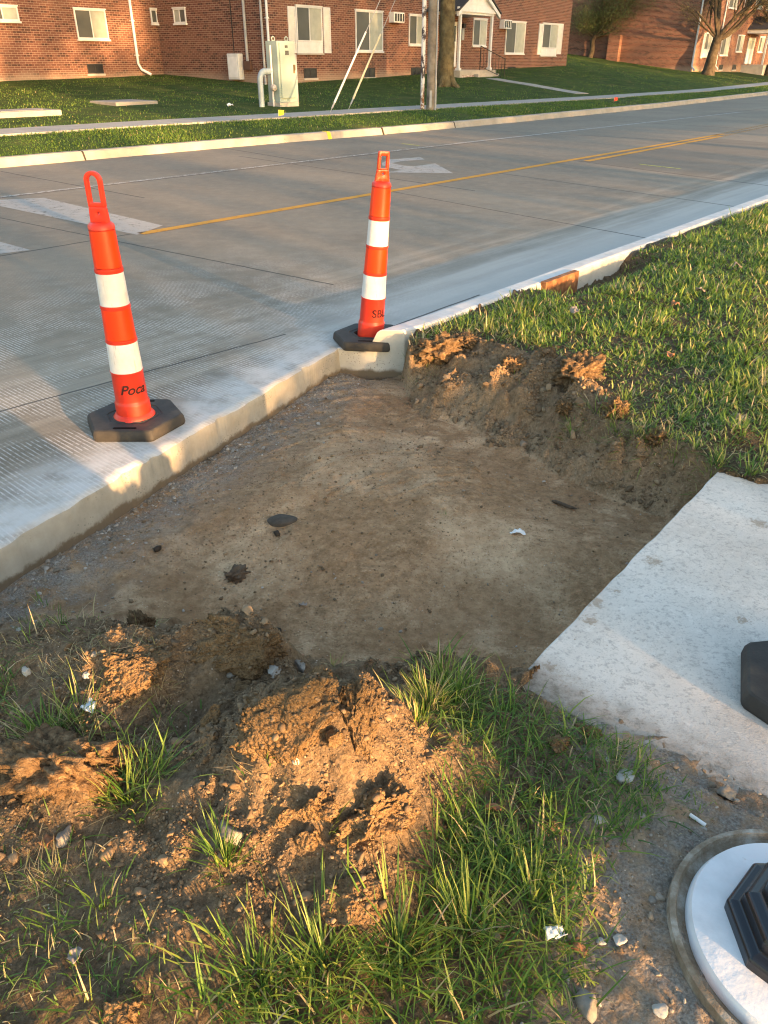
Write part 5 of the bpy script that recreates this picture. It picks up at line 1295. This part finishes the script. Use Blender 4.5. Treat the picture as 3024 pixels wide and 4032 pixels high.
# --- left building, set back
SB = 5.67
LO = (M0[0] - .805 * SB, M0[1] + .593 * SB)
pL = Plane_(*LO, FANG)
bl = empty('apartment_building', (*LO, 0), FANG, 'brick apartment wall at the far left lit orange by the low sun', 'building', 'red brick apartment buildings')
m = MB(); m.box(-24, -.01, 0, 10, -.3, 6.6); m.obj('wall', M_brick, bl); roof(bl, -24, -.01, 0, 10, 6.6, 2.2)
window(bl, pL.rect(c1(447), c1(632), .3638 * 56, .3638 * 232)); window(bl, pL.rect(c1(-90), c1(105), .3638 * 34, .3638 * 122))
basement(bl, pL.rect(c1(519), c1(612), .3638 * 379, .3638 * 437))
cw = pL.rect(c1(893), c1(960), .3638 * 56, .3638 * 140); window(bl, (cw[0], cw[1], cw[2], cw[3]))
dx = pL.hit(c1(808), .3638 * 330)[0]
downpipe(bl, [(dx, -.06, 6.4), (dx, -.06, 1.35), (dx + .1, -.09, 1.15), (dx + .32, -.35, .98)], .05)
for rc in (pL.rect(c1(447), c1(632), .3638 * 56, .3638 * 232),): window(bl, (rc[0], rc[1], rc[2] + 2.78, rc[3] + 2.78))
# --- right building, further off
B3 = (20.0, 58.0)
p3 = Plane_(*B3, FANG)
b3 = empty('apartment_building', (*B3, 0), FANG, 'farthest brick apartment house at the right with long side wall and sunlit corner', 'building', 'red brick apartment buildings')
m = MB(); m.box(0, 34, 0, 24, -.3, 7.2); m.obj('wall', M_brick, b3); roof(b3, 0, 34, 0, 24, 7.2, 2.4)
c8 = lambda x: 1371.6 + .1733 * x
def R8(x0, x1, y0, y1): return p3.rect(c8(x0), c8(x1), .1733 * y0, .1733 * y1)
w8 = R8(868, 950, 412, 620); window(b3, w8, sill=False); a8 = R8(815, 890, 625, 710); panel_under(b3, w8[0], w8[1], a8[2], w8[2] - .004)
sh = w8[1] - w8[0]; shutter(b3, (w8[0] - .42, w8[0] - .03, w8[2] - .5, w8[3])); shutter(b3, (w8[1] + .03, w8[1] + .42, w8[2] - .5, w8[3]))
w9 = R8(1070, 1170, 428, 690); window(b3, w9); w10 = R8(1268, 1345, 440, 645); window(b3, w10); w11 = R8(1540, 1600, 460, 650); window(b3, w11)
dd_ = R8(1385, 1468, 468, 795); m = MB(); m.box(dd_[0], dd_[1], -.06, 0, dd_[2], dd_[3]); dr = m.obj('door', M_white, b3, bevel=.01)
m = MB(); m.box(dd_[0] + .2, dd_[1] - .2, -.07, -.058, dd_[2] + 1.0, dd_[3] - .2); m.obj('door_glass', M_blind, dr)
for q in ((1045, 1090, 805, 868), (1212, 1258, 805, 868)): basement(b3, R8(*q))
for wq in (w8, w9, w10, w11, (dd_[0], dd_[1], w10[2], w10[3])): window(b3, (wq[0], wq[1], wq[2] + 2.8, wq[3] + 2.8))
downpipe(b3, [(.05, -.07, 7.0), (.05, -.07, 1.1), (-.05, -.3, .85)], .055)
dx = p3.hit(c8(1030), .1733 * 600)[0]; downpipe(b3, [(dx, -.07, 7.0), (dx, -.07, 1.1), (dx - .05, -.3, .85)], .055)
pb = dd_[0] - .5
m = MB(); m.box(pb, pb + 2.9, -1.6, 0, .3, dd_[2] - .05); m.obj('porch_floor', M_stonesill, b3)
for s in (pb + .15, pb + 2.75):
    m = MB(); m.box(s - .06, s + .06, -1.5, -1.38, dd_[2] - .05, dd_[3] + .25); m.obj('porch_post', M_white, b3)
m = MB(); m.box(pb - .2, pb + 3.1, -1.75, 0, dd_[3] + .25, dd_[3] + .50); m.loops([[(pb - .2, y, dd_[3] + .5), (pb + 3.1, y, dd_[3] + .5), (pb + 1.45, y, dd_[3] + 1.25)] for y in (-1.73, -1.70)]); m.obj('gable', M_white, b3)
m = MB(); m.loops([[(pb - .35, y, dd_[3] + .505), (pb + 1.45, y, dd_[3] + 1.35), (pb + 3.25, y, dd_[3] + .505)] for y in (-1.69, 0)]); m.obj('porch_roof', M_shingle, b3)
p3s = Plane_(*B3, FANG + math.pi / 2)
y0_ = p3s.hit(1337, 140)[0]
m = MB(); m.box(-.45, -.003, y0_, y0_ + .8, -.2, 2.9); m.obj('buttress', M_brick, b3)

# entrance path joining porch and pavement
p_a = on(FL, 1062, 175); p_b = on(FL, 1258, 203)
e2 = np.array([0.593, 0.805])
pts = []
for p_, wdt in ((p_a, .55), (p_b, .55)): pts.append((p_, wdt))
nrm = (Vector((p_b.x - p_a.x, p_b.y - p_a.y, 0))).normalized(); side = Vector((-nrm.y, nrm.x, 0))
ring = []
for k in range(13):
    f = k / 12; c_ = p_a.lerp(p_b, f); z = float(FL(np.array([c_.x]), np.array([c_.y]))[0]) + .02
    l, rr = c_ + side * .34, c_ - side * .34
    ring.append([(l.x, l.y, z - .1), (l.x, l.y, z), (rr.x, rr.y, z), (rr.x, rr.y, z - .1)])
m = MB(); m.loops(ring); props(m.obj('path', M_walk), kind='structure')

# ------------------------------------------------------------------ utility things across the road
def cabinet():
    p = on(FL, 606, 231); rz = math.atan2(R_[1], R_[0]) 
    t = empty('utility_cabinet', p, rz, 'tall pale green steel utility cabinet on a concrete plinth in front of the brick house', 'utility cabinet')
    hgt = 1.52
    gm = pm('pale_green_enamel', [(.3, (.27, .34, .30)), (.7, (.33, .40, .36))], 4, .45, .4)
    m = MB(); m.box(-.03, .65, -.03, .48, -.2, .10); m.obj('plinth', M_stonesill, t, bevel=.008)
    m = MB(); m.box(0, .62, 0, .45, .10, hgt); m.obj('housing', gm, t, bevel=.012)
    m = MB(); m.box(.06, .57, -.035, -.002, .20, hgt - .04); d_ = m.obj('door', gm, t, bevel=.012)
    m = MB(); m.box(.505, .535, -.065, -.034, .78, .98); m.tube([(.52, -.05, .85), (.52, -.09, .85), (.52, -.095, .98)], .01, 6); m.obj('handle', pm('brass_handle', [(.5, (.26, .17, .08))], 5, .5, metal=.4), d_)
    for x0, x1, z0, z1 in ((.24, .34, hgt - .16, hgt - .10), (.24, .37, hgt - .32, hgt - .22)):
        m = MB(); m.box(x0, x1, -.0385, -.0345, z0, z1); m.obj('plate', pm('dark_label', [(.4, (.03, .03, .028)), (.6, (.14, .14, .12))], 90, .5), d_)
    m = MB(); m.box(.621, .70, .02, .40, .0, hgt - .30); m.obj('side_duct', M_greym, t, bevel=.01)
    for x in (.06, .52):
        m = MB(); m.tube([(x + .05 * math.cos(a), .2, hgt + .045 + .05 * math.sin(a)) for a in [2 * math.pi * k / 16 for k in range(17)]], .014, 8); m.obj('lifting_eye', gm, t, smooth=True)
    m = MB(); m.tube([(-.06, .2, 0), (-.06, .2, hgt - .1)], .025, 8); m.obj('riser', M_pipew, t, smooth=True)
    m = MB(); m.lathe([(.0, -.05), (.07, -.05), (.085, 0), (.075, .05), (.02, .09)], 20, Matrix.Translation((-.08, .14, .45)) @ Matrix.Rotation(math.pi / 2, 4, 'X')); m.obj('meter', pm('meter_glass', [(.5, (.42, .38, .34))], 8, .3), t, smooth=True)
cabinet()
p = on(FL, 566, 231)
t = empty('vent_pipe', p, 0, 'bent pale blue steel pipe rising beside the green utility cabinet', 'pipe')
R1 = Vector((*R_, 0)); m = MB()
path = [Vector((0, 0, -.1)), Vector((0, 0, .45))] + [Vector((0, 0, .62)) + R1 * (.16 - .16 * math.cos(a)) + Vector((0, 0, .20 * math.sin(a))) for a in np.linspace(0, math.pi / 2, 9)] + [Vector((0, 0, .82)) + R1 * .42]
m.tube(path, .075, 16); m.obj('pipe', pm('pale_blue_steel', [(.3, (.17, .23, .28)), (.7, (.24, .31, .36))], 5, .4), t, smooth=True)

def pole():
    p = on(FL, 925, 236)
    t = empty('utility_pole', p, 0, 'weathered wooden utility pole with white riser pipes beside the pavement', 'utility pole')
    wood = pm('weathered_wood', [(.3, (.115, .098, .078)), (.5, (.19, .165, .135)), (.7, (.27, .24, .20))], 5, .9, .2, .5, 40)
    m = MB(); m.tube([(.06, 0, -.3), (.05, 0, 3), (.02, 0, 9)], [.115, .112, .09], 16); m.obj('pole', wood, t, smooth=True)
    g = G('peeling_white_pipe'); q = g.obj()
    c = g.mix(g.sm(g.noise(g.scl(q, (1, 1, .5)), 7, 6, .7), .52, .58), (.62, .61, .60), (.05, .042, .045))
    rus = g.sm(g.n('SeparateXYZ', None, i0=q).outputs[2], .75, .25)
    c = g.mix(g.m_('MULTIPLY', rus, g.sm(g.noise(q, 12, 5, .7), .42, .55)), c, (.17, .075, .035)); g.col(c)
    m = MB(); m.tube([(-.165, -.02, -.2), (-.165, -.02, 8)], .055, 12); m.obj('riser_pipe', g.fin(.6, .3), t, smooth=True)
    m = MB(); m.tube([(.185, -.04, -.2), (.185, -.04, .7)], .028, 8); m.tube([(.182, -.04, .7), (.165, -.04, 8)], .022, 8); m.obj('riser_pipe', M_greym, t, smooth=True)
    m = MB(); m.box(.02, .08, -.17, -.155, .05, .45); m.obj('ground_plate', M_greym, t)
    m = MB(); m.box(-.9, 1.0, -.06, .06, 8.3, 8.42); m.obj('crossarm', wood, t)
    return p
pp_ = pole()
def guy(px0, py0, px1, py1, px2, py2, mat, lab):
    a0 = on(FL, px0, py0)
    top = Vector((pp_.x + .1, pp_.y, 0))
    # climb from the anchor towards the pole, at the slope seen in the photograph
    best = None
    for zt in np.arange(4.0, 9.0, .1):
        tp = Vector((top.x, top.y, zt)); dirv = (tp - a0); q = a0 + dirv.normalized() * 2.6
        zc = q.y * math.cos(TH) - (q.z - H) * math.sin(TH); ex = (q.x / zc * F + 1512) / K; ey = (2016 - (q.y * math.sin(TH) + (q.z - H) * math.cos(TH)) / zc * F) / K
        s_img = (ex - px0) / (ey - py0 + 1e-9); s_ref = (px1 - px0) / (py1 - py0); er = abs(s_img - s_ref)
        if best is None or er < best[0]: best = (er, zt)
    tp = Vector((top.x, top.y, best[1])); dv = (tp - a0).normalized()
    # guard length so its top shows at py1
    Lg = 1.0
    for L in np.arange(.6, 5, .02):
        q = a0 + dv * L; zc = q.y * math.cos(TH) - (q.z - H) * math.sin(TH); ey = (2016 - (q.y * math.sin(TH) + (q.z - H) * math.cos(TH)) / zc * F) / K
        if ey <= py1: Lg = L; break
    t = empty('guy_wire', a0, 0, lab, 'guy wire', 'guy wires of the utility pole')
    m = MB(); m.tube([dv * -.1, dv * ((tp - a0).length)], .008, 6); m.obj('wire', M_greym, t)
    m = MB(); m.tube([dv * .28, dv * Lg], [.028, .021], 10); m.obj('guard', mat, t, smooth=True)
    m = MB(); m.tube([dv * .14, dv * .28], .022, 8); m.obj('clamp', M_greym, t)
guy(712, 245, 790, 70, 0, 0, pm('white_guard', [(.3, (.58, .57, .54)), (.7, (.70, .69, .66))], 6, .5), 'left guy wire of the pole, sleeved in a white plastic guard')
guy(753, 236, 822, 75, 0, 0, pm('cream_guard', [(.3, (.56, .50, .34)), (.7, (.66, .60, .42))], 6, .5), 'right guy wire of the pole, sleeved in a cream yellow guard')

def pad(px, wd, dp, h, lab, inner=True):
    p = on(FL, *px); t = empty('concrete_pad', p, math.atan2(R_[1], R_[0]), lab, 'concrete pad')
    m = MB(); m.box(-wd / 2, wd / 2, -dp / 2, dp / 2, -.15, h); m.obj('slab', conc_mat('pad_concrete', (1, .92, .80), .24, .34, .2), t, bevel=.02)
    if inner: m = MB(); m.box(-wd * .30, wd * .30, -dp * .30, dp * .30, h - .02, h + .006); m.obj('cover', conc_mat('pad_cover', (1, .9, .84), .22, .30, .2), t)
pad((268, 223), 1.25, 1.25, .06, 'square concrete pad with darker cover lying in the lawn left of the cabinet')
pad((35, 248), 1.6, 1.1, .09, 'concrete pad cut by the left border of the lawn')

def flag(px, c, lab, h=.16):
    p = on(FL, *px); t = empty('marker_flag', p, 0, lab, 'marker flag', 'survey flags in the verge')
    m = MB(); m.tube([(0, 0, -.05), (0, 0, h)], .004, 6); m.obj('wire_stem', M_greym, t)
    m = MB(); m.loops([[(.0, y, h - .13), (.12, y + .02, h - .10), (.13, y + .03, h - .01), (.0, y, h)] for y in (-.003, .003)]); m.obj('flag', pm(lab.split()[0] + '_flag_plastic', [(.5, c)], 5, .5), t)
flag((602, 254), (.75, .50, .02), 'yellow marker flag on the verge below the cabinet'); flag((1326, 221), (.60, .04, .02), 'red marker flag on the verge beyond the pole')

# ------------------------------------------------------------------ trees
def branch(m, p, d, L, r0, depth, rng, tips, up=.15, spread=.6, seg=5, kids=(2, 4), rmin=.006, sides=9):
    path = [p.copy()]; rads = [r0]; q = p.copy(); dd = d.copy()
    for k in range(seg):
        dd = (dd + Vector((rng.gauss(0, .13), rng.gauss(0, .13), rng.gauss(0, .08) + up * .12))).normalized()
        q = q + dd * (L / seg); path.append(q.copy()); rads.append(max(rmin, r0 * (1 - .50 * (k + 1) / seg)))
    m.tube(path, rads, sides if r0 > .05 else 5, cap=True)
    if depth == 0: tips.append((q.copy(), dd.copy())); return
    for k in range(rng.randint(*kids)):
        f = rng.uniform(.45, 1.0); i = min(seg, int(f * seg)); b = path[i]
        nd = (dd + Vector((rng.gauss(0, spread), rng.gauss(0, spread), rng.gauss(0, spread * .6) + up)) * 1.0).normalized()
        branch(m, b, nd, L * rng.uniform(.55, .8), rads[i] * .68, depth - 1, rng, tips, up, spread, max(3, seg - 1), kids, rmin, sides)
        tips.append((b.copy(), nd.copy()))
def leaves(pts, n, spread, size, seed, asp=.5):
    rr = np.random.default_rng(seed); c = np.array([q[0][:] for q in pts]); k = rr.integers(0, len(c), n)
    P = c[k] + rr.normal(0, 1, (n, 3)) * np.array(spread)
    a = rr.normal(0, 1, (n, 3)); a /= np.linalg.norm(a, axis=1, keepdims=True); b = rr.normal(0, 1, (n, 3)); b -= a * (a * b).sum(1, keepdims=True); b /= np.linalg.norm(b, axis=1, keepdims=True)
    s = rr.uniform(.6, 1.4, (n, 1)) * size
    V = np.stack([P - a * s, P + b * s * asp, P + a * s, P - b * s * asp], 1).reshape(-1, 3)
    Q = np.arange(n * 4).reshape(-1, 4); return V, Q, np.repeat(rr.uniform(0, 1, n), 4)
def leaf_mat(name, stops):
    g = G(name); c = g.ramp(g.attr('tint'), stops); g.col(c)
    tr = g.n('BsdfTranslucent', None, Color=c); mx = g.n('MixShader', None, i0=.3); g.set(g.b, 'Roughness', .6)
    g.t.links.new(g.b.outputs[0], mx.inputs[1]); g.t.links.new(tr.outputs[0], mx.inputs[2]); g.t.links.new(mx.outputs[0], g.out.inputs[0]); return g.m
M_bark = pm('grey_bark', [(.3, (.035, .027, .019)), (.5, (.066, .052, .035)), (.7, (.10, .082, .056))], 6, .95, .1, .9, 22, .03)
M_barkg = pm('mossy_bark', [(.3, (.060, .048, .028)), (.5, (.105, .088, .048)), (.7, (.15, .13, .075))], 5, .95, .1, .9, 18, .03)
M_leafd = leaf_mat('dark_leaf', [(0, (.018, .032, .010)), (.6, (.040, .065, .018)), (1, (.085, .10, .028))])
M_leafs = leaf_mat('spring_leaf', [(0, (.045, .070, .018)), (.6, (.085, .115, .030)), (1, (.16, .165, .055))])
M_bud = leaf_mat('spring_bud', [(0, (.10, .085, .025)), (.6, (.16, .14, .035)), (1, (.22, .18, .06))])
def flared(m, base, h, r, lean, seed, flare=1.6):
    rng = random.Random(seed); path = []; rads = []
    for k in range(10):
        f = k / 9; path.append(base + Vector((lean[0] * f + rng.gauss(0, .015), lean[1] * f + rng.gauss(0, .015), -.25 + (h + .25) * f)))
        rads.append(r * (1 + (flare - 1) * math.exp(-f * h / .35)) * (1 - .18 * f))
    m.tube(path, rads, 18); return path[-1]
def big_tree():
    p = on(FL, 962, 187); t = empty('tree', p, 0, 'thick straight tree trunk just behind the utility pole', 'tree', 'trees on the far lawn')
    m = MB(); top = flared(m, Vector((0, 0, 0)), 4.4, .31, (-.05, 0), 3, 1.45); tips = []; rng = random.Random(5)
    for k in range(5): branch(m, top + Vector((0, 0, -.2)), Vector((math.cos(k * 1.3), math.sin(k * 1.3), 1.1)).normalized(), 2.6, .15, 2, rng, tips)
    for k in range(5): a = k * 1.256 + .5; m.tube([Vector((.25 * math.cos(a), .25 * math.sin(a), .35)), Vector((.42 * math.cos(a), .42 * math.sin(a), .05)), Vector((.75 * math.cos(a), .75 * math.sin(a), -.12))], [.10, .10, .05], 8)
    m.obj('trunk', M_barkg, t, smooth=True)
    V, Q, tt = leaves(tips, 2500, (.5, .5, .4), .06, 5); fast('crown', V, Q, None, M_bud, t, attrs={'tint': tt})
big_tree()
def small_tree():
    p = on(FL, 1266, 163); t = empty('tree', p, 0, 'small leaning tree with dense dark green crown between two brick houses', 'tree', 'trees on the far lawn')
    rng = random.Random(9); tips = []; m = MB()
    path = [(0, 0, -.2), (.10, 0, .35), (.22, .02, .9), (.16, .04, 1.4), (.30, .05, 1.75)]
    m.tube(path, [.30, .20, .17, .155, .14], 12)
    for dx_, dy_, dz_, L in [(1, .1, .45, 2.5), (.7, .5, .9, 1.8), (.5, -.4, 1.0, 2.2), (-.25, .2, 1, 1.5), (1.1, -.3, .30, 2.3), (.9, .1, .9, 2.6), (1.2, 0, .35, 2.9), (1.1, .2, .6, 2.9), (.9, -.2, .7, 2.7), (-.9, 0, .6, 1.7), (.2, 0, 1, 2.2)]:
        branch(m, Vector((.28, .05, 1.6)), Vector((dx_, dy_, dz_)).normalized(), L, .065, 2, rng, tips, .26, .60, 4, (3, 4), .008, 7)
    m.obj('trunk', M_bark, t, smooth=True)
    tips = [q for q in tips if q[0].z > 1.8]
    V, Q, tt = leaves(tips, 42000, (.38, .38, .20), .040, 9, .35); fast('crown', V, Q, None, M_leafs, t, attrs={'tint': tt})
small_tree()
def right_tree(px, lab, seed, r=.33, h=2.2, wd=1.0):
    p = on(FL, *px); t = empty('tree', p, 0, lab, 'tree', 'trees on the far lawn')
    rng = random.Random(seed); tips = []; m = MB(); top = flared(m, Vector((0, 0, 0)), h, r, (.22, 0), seed, 1.7)
    E_ = Vector((.593, .805, 0)); 
    for dv, L, rr in [((-.55, 0, .9), 2.2, .10), ((-.25, .2, 1.2), 2.6, .12), ((.10, 0, 1.3), 2.8, .20), ((.35, -.2, 1.0), 2.6, .14), ((1.0, -.1, .42), 3.2, .17), ((.8, .4, .9), 2.6, .10), ((-.9, 0, .5), 2.0, .07), ((.6, -.5, .6), 2.4, .08)]:
        branch(m, top + Vector((0, 0, -.25)), Vector(dv).normalized(), L * wd, rr, 3, rng, tips, .18, .5, 5, (2, 4), .010, 9)
    m.obj('trunk', M_bark, t, smooth=True)
    V, Q, tt = leaves(tips, 9000, (.26, .26, .22), .030, seed, .4); fast('crown', V, Q, None, M_bud, t, attrs={'tint': tt})
right_tree((1527, 165), 'bare spring tree with forked limbs and yellowish buds before the farthest house', 12)
right_tree((1662, 152), 'dark tree trunk cut by the right border of the lawn', 15, .28, 2.6)
# unseen trees behind the viewer, with leaf screens added to set the shade
def shade_screen():
    """crowns and leaf screens placed across the low sun to shape its shade; o = position across the sun's direction, h = height where the sun ray passes the viewer"""
    rr = np.random.default_rng(31); sx, sy = SUN_H; te = math.tan(SUN_EL); P = []; S = []; trunks = []
    def crown(o0, o1, h0, h1, trans, size, d0, d1, var=.5, sc=1.2, seed=0, hole=None):  # leaf cloud dense enough to let only the trans share of sun through
        n = int((o1 - o0) * (h1 - h0) * (-math.log(trans)) / (.60 * size * size * 1.0) * (1 + var))
        o_ = rr.uniform(o0, o1, n); h_ = rr.uniform(h0, h1, n)
        k = 1 + 1.6 * var * fbm(o_ * sc, h_ * sc * .8, s=seed, o=3)
        ok = rr.uniform(0, 1 + var, n) < np.clip(k, 0, 1 + var)
        if hole is not None: ok &= ~hole(o_, h_)
        o_, h_ = o_[ok], h_[ok]; d_ = rr.uniform(d0, d1, len(o_))
        P.append(np.stack([sx * d_ - sy * o_, sy * d_ + sx * o_, h_ + d_ * te], 1)); S.append(rr.uniform(.7, 1.3, (len(o_), 1)) * size)
    crown(14.6, 42, 1.3, 12, .02, .20, 24, 32, .25, .45, 3)
    crown(42, 80, 1.3, 16, .25, .24, 26, 34, .5, .4, 4)
    crown(8.6, 14.6, 2.2, 12, .24, .15, 24, 30, .6, .6, 5)
    crown(-4, 8.6, 3.6, 11, .96, .12, 24, 30, .9, .6, 7)
    crown(1.7, 5.5, -.10, .29, .06, .05, 10, 13, .3, 1.6, 9)  # low leaf screen added to keep the sun off the slab
    crown(.1, 1.7, -.05, .26, .45, .04, 8, 10, .8, 3.0, 15)
    crown(1.25, 2.25, .14, .62, .12, .05, 10, 13, .3, 1.6, 10, lambda o, h: (o > 1.75) & (o < 2.1) & (h > .33) & (h < .39))  # added leaf screen, its gap shaped to leave one lit patch
    crown(2.2, 2.75, .28, .50, .10, .05, 12, 16, .5, 1.1, 11)
    crown(1.45, 2.3, .40, 1.7, .12, .06, 14, 18, .3, 1.1, 11)
    crown(2.3, 5.0, .50, 1.7, .50, .06, 16, 22, .8, 1.1, 11)
    crown(-3, 1.45, .50, 1.8, .12, .06, 14, 18, .35, 1.1, 12)
    crown(-3, .10, .25, .60, .15, .06, 12, 16, .4, 1.1, 12)
    crown(5.0, 14.6, .55, 2.2, .50, .09, 20, 26, .7, .7, 13)
    P = np.concatenate(P); s = np.concatenate(S); N = len(P)
    a = rr.normal(0, 1, (N, 3)); a /= np.linalg.norm(a, axis=1, keepdims=True); b = rr.normal(0, 1, (N, 3)); b -= a * (a * b).sum(1, keepdims=True); b /= np.linalg.norm(b, axis=1, keepdims=True)
    V = np.stack([P - a * s, P + b * s * .6, P + a * s, P - b * s * .6], 1).reshape(-1, 3)
    m = MB()
    for oo, dd2 in [(16, 26), (19, 29), (22.5, 27), (26, 30), (30, 27), (34, 30), (38, 28), (11, 27), (-6, 20)]:
        m.tube([(sx * dd2 - sy * oo, sy * dd2 + sx * oo, -.2), (sx * dd2 - sy * oo, sy * dd2 + sx * oo, 9)], [.20, .10], 8, cap=False)
    nv = len(V); V2 = np.concatenate([V, np.array(m.v)]); Q2 = np.array(m.f) + nv
    o = fast('shade_screen', V2, np.concatenate([np.arange(N * 4).reshape(-1, 4), Q2]), None, M_leafd, attrs={'tint': np.concatenate([np.repeat(rr.uniform(0, 1, N), 4), np.zeros(len(m.v))])})
    props(o, 'unseen trees and added leaf screens behind the viewer that shade houses and road', kind='stuff')
shade_screen()

# ------------------------------------------------------------------ litter and small things
def stick():
    a0 = on(T, 1192, 1085); a1 = on(T, 1246, 1103); m = MB()
    path = [a0.lerp(a1, f) + Vector((0, .004 * math.sin(f * 7), .008)) for f in np.linspace(0, 1, 9)]
    c = path[0].copy(); m.tube([q - c for q in path], [.004, .007, .008, .0075, .008, .0075, .007, .006, .003], 8)
    o = m.obj('stick', pm('wet_bark', [(.3, (.045, .030, .020)), (.7, (.11, .08, .055))], 60, .9, .1, .6, 90), smooth=True); o.location = c; props(o, 'short dark stick lying on the pit floor', 'stick')
stick()
def crumple(name, lab, cat, px, py, w_, h_, mat, seed, fn=T, lift=.006, amp=.012, group=None, nx=10):
    c = on(fn, px, py); rr = np.random.default_rng(seed); a = rr.uniform(0, 6.28); xs = np.linspace(-w_ / 2, w_ / 2, nx); ys = np.linspace(-h_ / 2, h_ / 2, nx)
    X, Y = np.meshgrid(xs, ys, indexing='ij'); Z = amp * (fbm(X * 2.2 / w_, Y * 2.2 / w_, s=seed, o=3)) + lift
    X = X * (1 + .25 * vnoise(Y * 30, X * 3, s=seed)); Y = Y * (1 + .25 * vnoise(X * 30, Y * 3, s=seed + 1))
    Xr, Yr = X * math.cos(a) - Y * math.sin(a), X * math.sin(a) + Y * math.cos(a)
    i = (np.arange(nx - 1)[:, None] * nx + np.arange(nx - 1)[None]).ravel(); V = np.stack([Xr, Yr, np.maximum(Z, .0015)], -1).reshape(-1, 3)
    Q = np.stack([i, i + nx, i + nx + 1, i + 1], 1); o = fast(name, V, Q, None, mat, smooth=True)
    md = o.modifiers.new('thick', 'SOLIDIFY'); md.thickness = .0012; o.location = c; return props(o, lab, cat, group)
M_paper = pm('white_paper', [(.3, (.62, .62, .60)), (.7, (.75, .75, .74))], 30, .8)
M_foil = pm('blue_white_plastic', [(.3, (.50, .60, .68)), (.7, (.70, .76, .80))], 30, .3, .5)
M_leafb = pm('dry_leaf', [(.3, (.17, .075, .035)), (.7, (.33, .17, .085))], 40, .8)
M_leafg = pm('grey_leaf', [(.3, (.20, .16, .13)), (.7, (.33, .28, .24))], 40, .85)
crumple('paper_scrap', 'torn white paper scrap on the pit floor', 'litter', 1118, 1153, .05, .022, M_paper, 1)
crumple('plastic_wrapper', 'shiny pale blue wrapper among the dirt and grass at the left', 'litter', 195, 1525, .05, .035, M_foil, 2, amp=.02)
crumple('paper_scrap', 'white paper scrap lying on the far lawn beside the bent pipe', 'litter', 498, 231, .16, .10, M_paper, 3, FL, .05, .04)
crumple('foil_wrapper', 'crushed foil wrapper lying in the far gutter below the yellow paint stripe', 'litter', 616, 307, .13, .10, pm('foil', [(.4, (.30, .16, .10)), (.6, (.5, .48, .46))], 40, .4), 4, lambda x, y: np.zeros_like(x) + .006, .02, .05)
crumple('paper_scrap', 'white scrap caught in the grass near the bottom right of the long grass', 'litter', 1195, 2035, .035, .018, M_paper, 6, lift=.03)
for i, (x, y, lab) in enumerate([(1240, 745 - 60, 'pale leaf on the right lawn nearest the kerb'), (1455, 672, 'tan curled leaf in the middle of the right lawn'), (1590, 640 - 52, 'light leaf far up on the right lawn'), (1445, 782, 'orange leaf on the lawn above the root clod'), (1510, 640, 'dark pink leaf near the top of the right lawn')]):
    crumple('dry_leaf', lab, 'leaf', x, y, .06, .04, M_leafb if i % 2 else M_leafg, 20 + i, lift=.05, amp=.02, group='dead leaves')
for i, (x, y, lab, mt) in enumerate([(105, 1822, 'red-brown leaf beside the grey pebble on the left', M_leafb), (1245, 2085 - 30, 'rust-coloured curled leaf at the edge of the long grass', M_leafb), (165, 2070, 'grey curled leaf in the thin grass at lower left', M_leafg), (1065, 1755, 'dark red leaf deep in the long grass', M_leafb), (655, 1312, 'small dark leaf on the near pit floor', M_leafg)]):
    crumple('dry_leaf', lab, 'leaf', x, y, .03, .018, mt, 30 + i, lift=.014, amp=.012, group='dead leaves')
c = on(T, 1506, 1775); m = MB(); d_ = Vector((.5, -.55, 0)).normalized()
m.tube([-d_ * .018 + Vector((0, 0, .006)), d_ * .018 + Vector((0, 0, .006))], .0042, 12); o = m.obj('cigarette_end', M_paper, smooth=True); o.location = c; props(o, 'white cigarette end on the dirt by the lamp footing', 'litter')
c = on(T, 610, 1124); m = MB(); pts = [(.055 * math.cos(a) * (1 + .12 * math.sin(2 * a + 1)), .040 * math.sin(a) * (1 + .1 * math.cos(3 * a))) for a in [2 * math.pi * k / 40 for k in range(40)]]
m.loops([[(x, y, -.012) for x, y in pts], [(x, y, .004) for x, y in pts], [(x * .9, y * .9, .008) for x, y in pts]]); o = m.obj('flat_stone', pm('dark_slate', [(.3, (.055, .045, .035)), (.7, (.085, .070, .055))], 40, .9, .15, .4, 120), smooth=True, auto=.9); o.location = c; props(o, 'flat dark round stone set in the pit floor', 'stone')
for px, py, sd_, lab in [(340, 1185, 1, 'black asphalt crumb in the gravel at left of the pit'), (598, 1152, 2, 'small dark clod below the flat dark stone'), (597, 1362, 3, 'tiny dark clod at the near edge of the pit floor')]:
    clod('dark_clod', lab, 'clod', px, py, (.035, .022, .02), pm('dark_soil', [(.3, (.03, .024, .018)), (.7, (.06, .045, .033))], 40, .95, .1, .6, 90), .2, .4, (0, 0, sd_), 200 + sd_, 3, .2, group='dark lumps on the pit floor')
clod('root_clod', 'dark splayed lump of clay on the pit floor', 'clod', 512, 1240, (.085, .06, .035), pm('wet_clay', [(.3, (.06, .040, .026)), (.7, (.13, .092, .06))], 40, .9, .1, .6, 90), .4, .2, (0, 0, 1), 210, 4, .3, 3, 'root clods of dug turf', fine=.15)
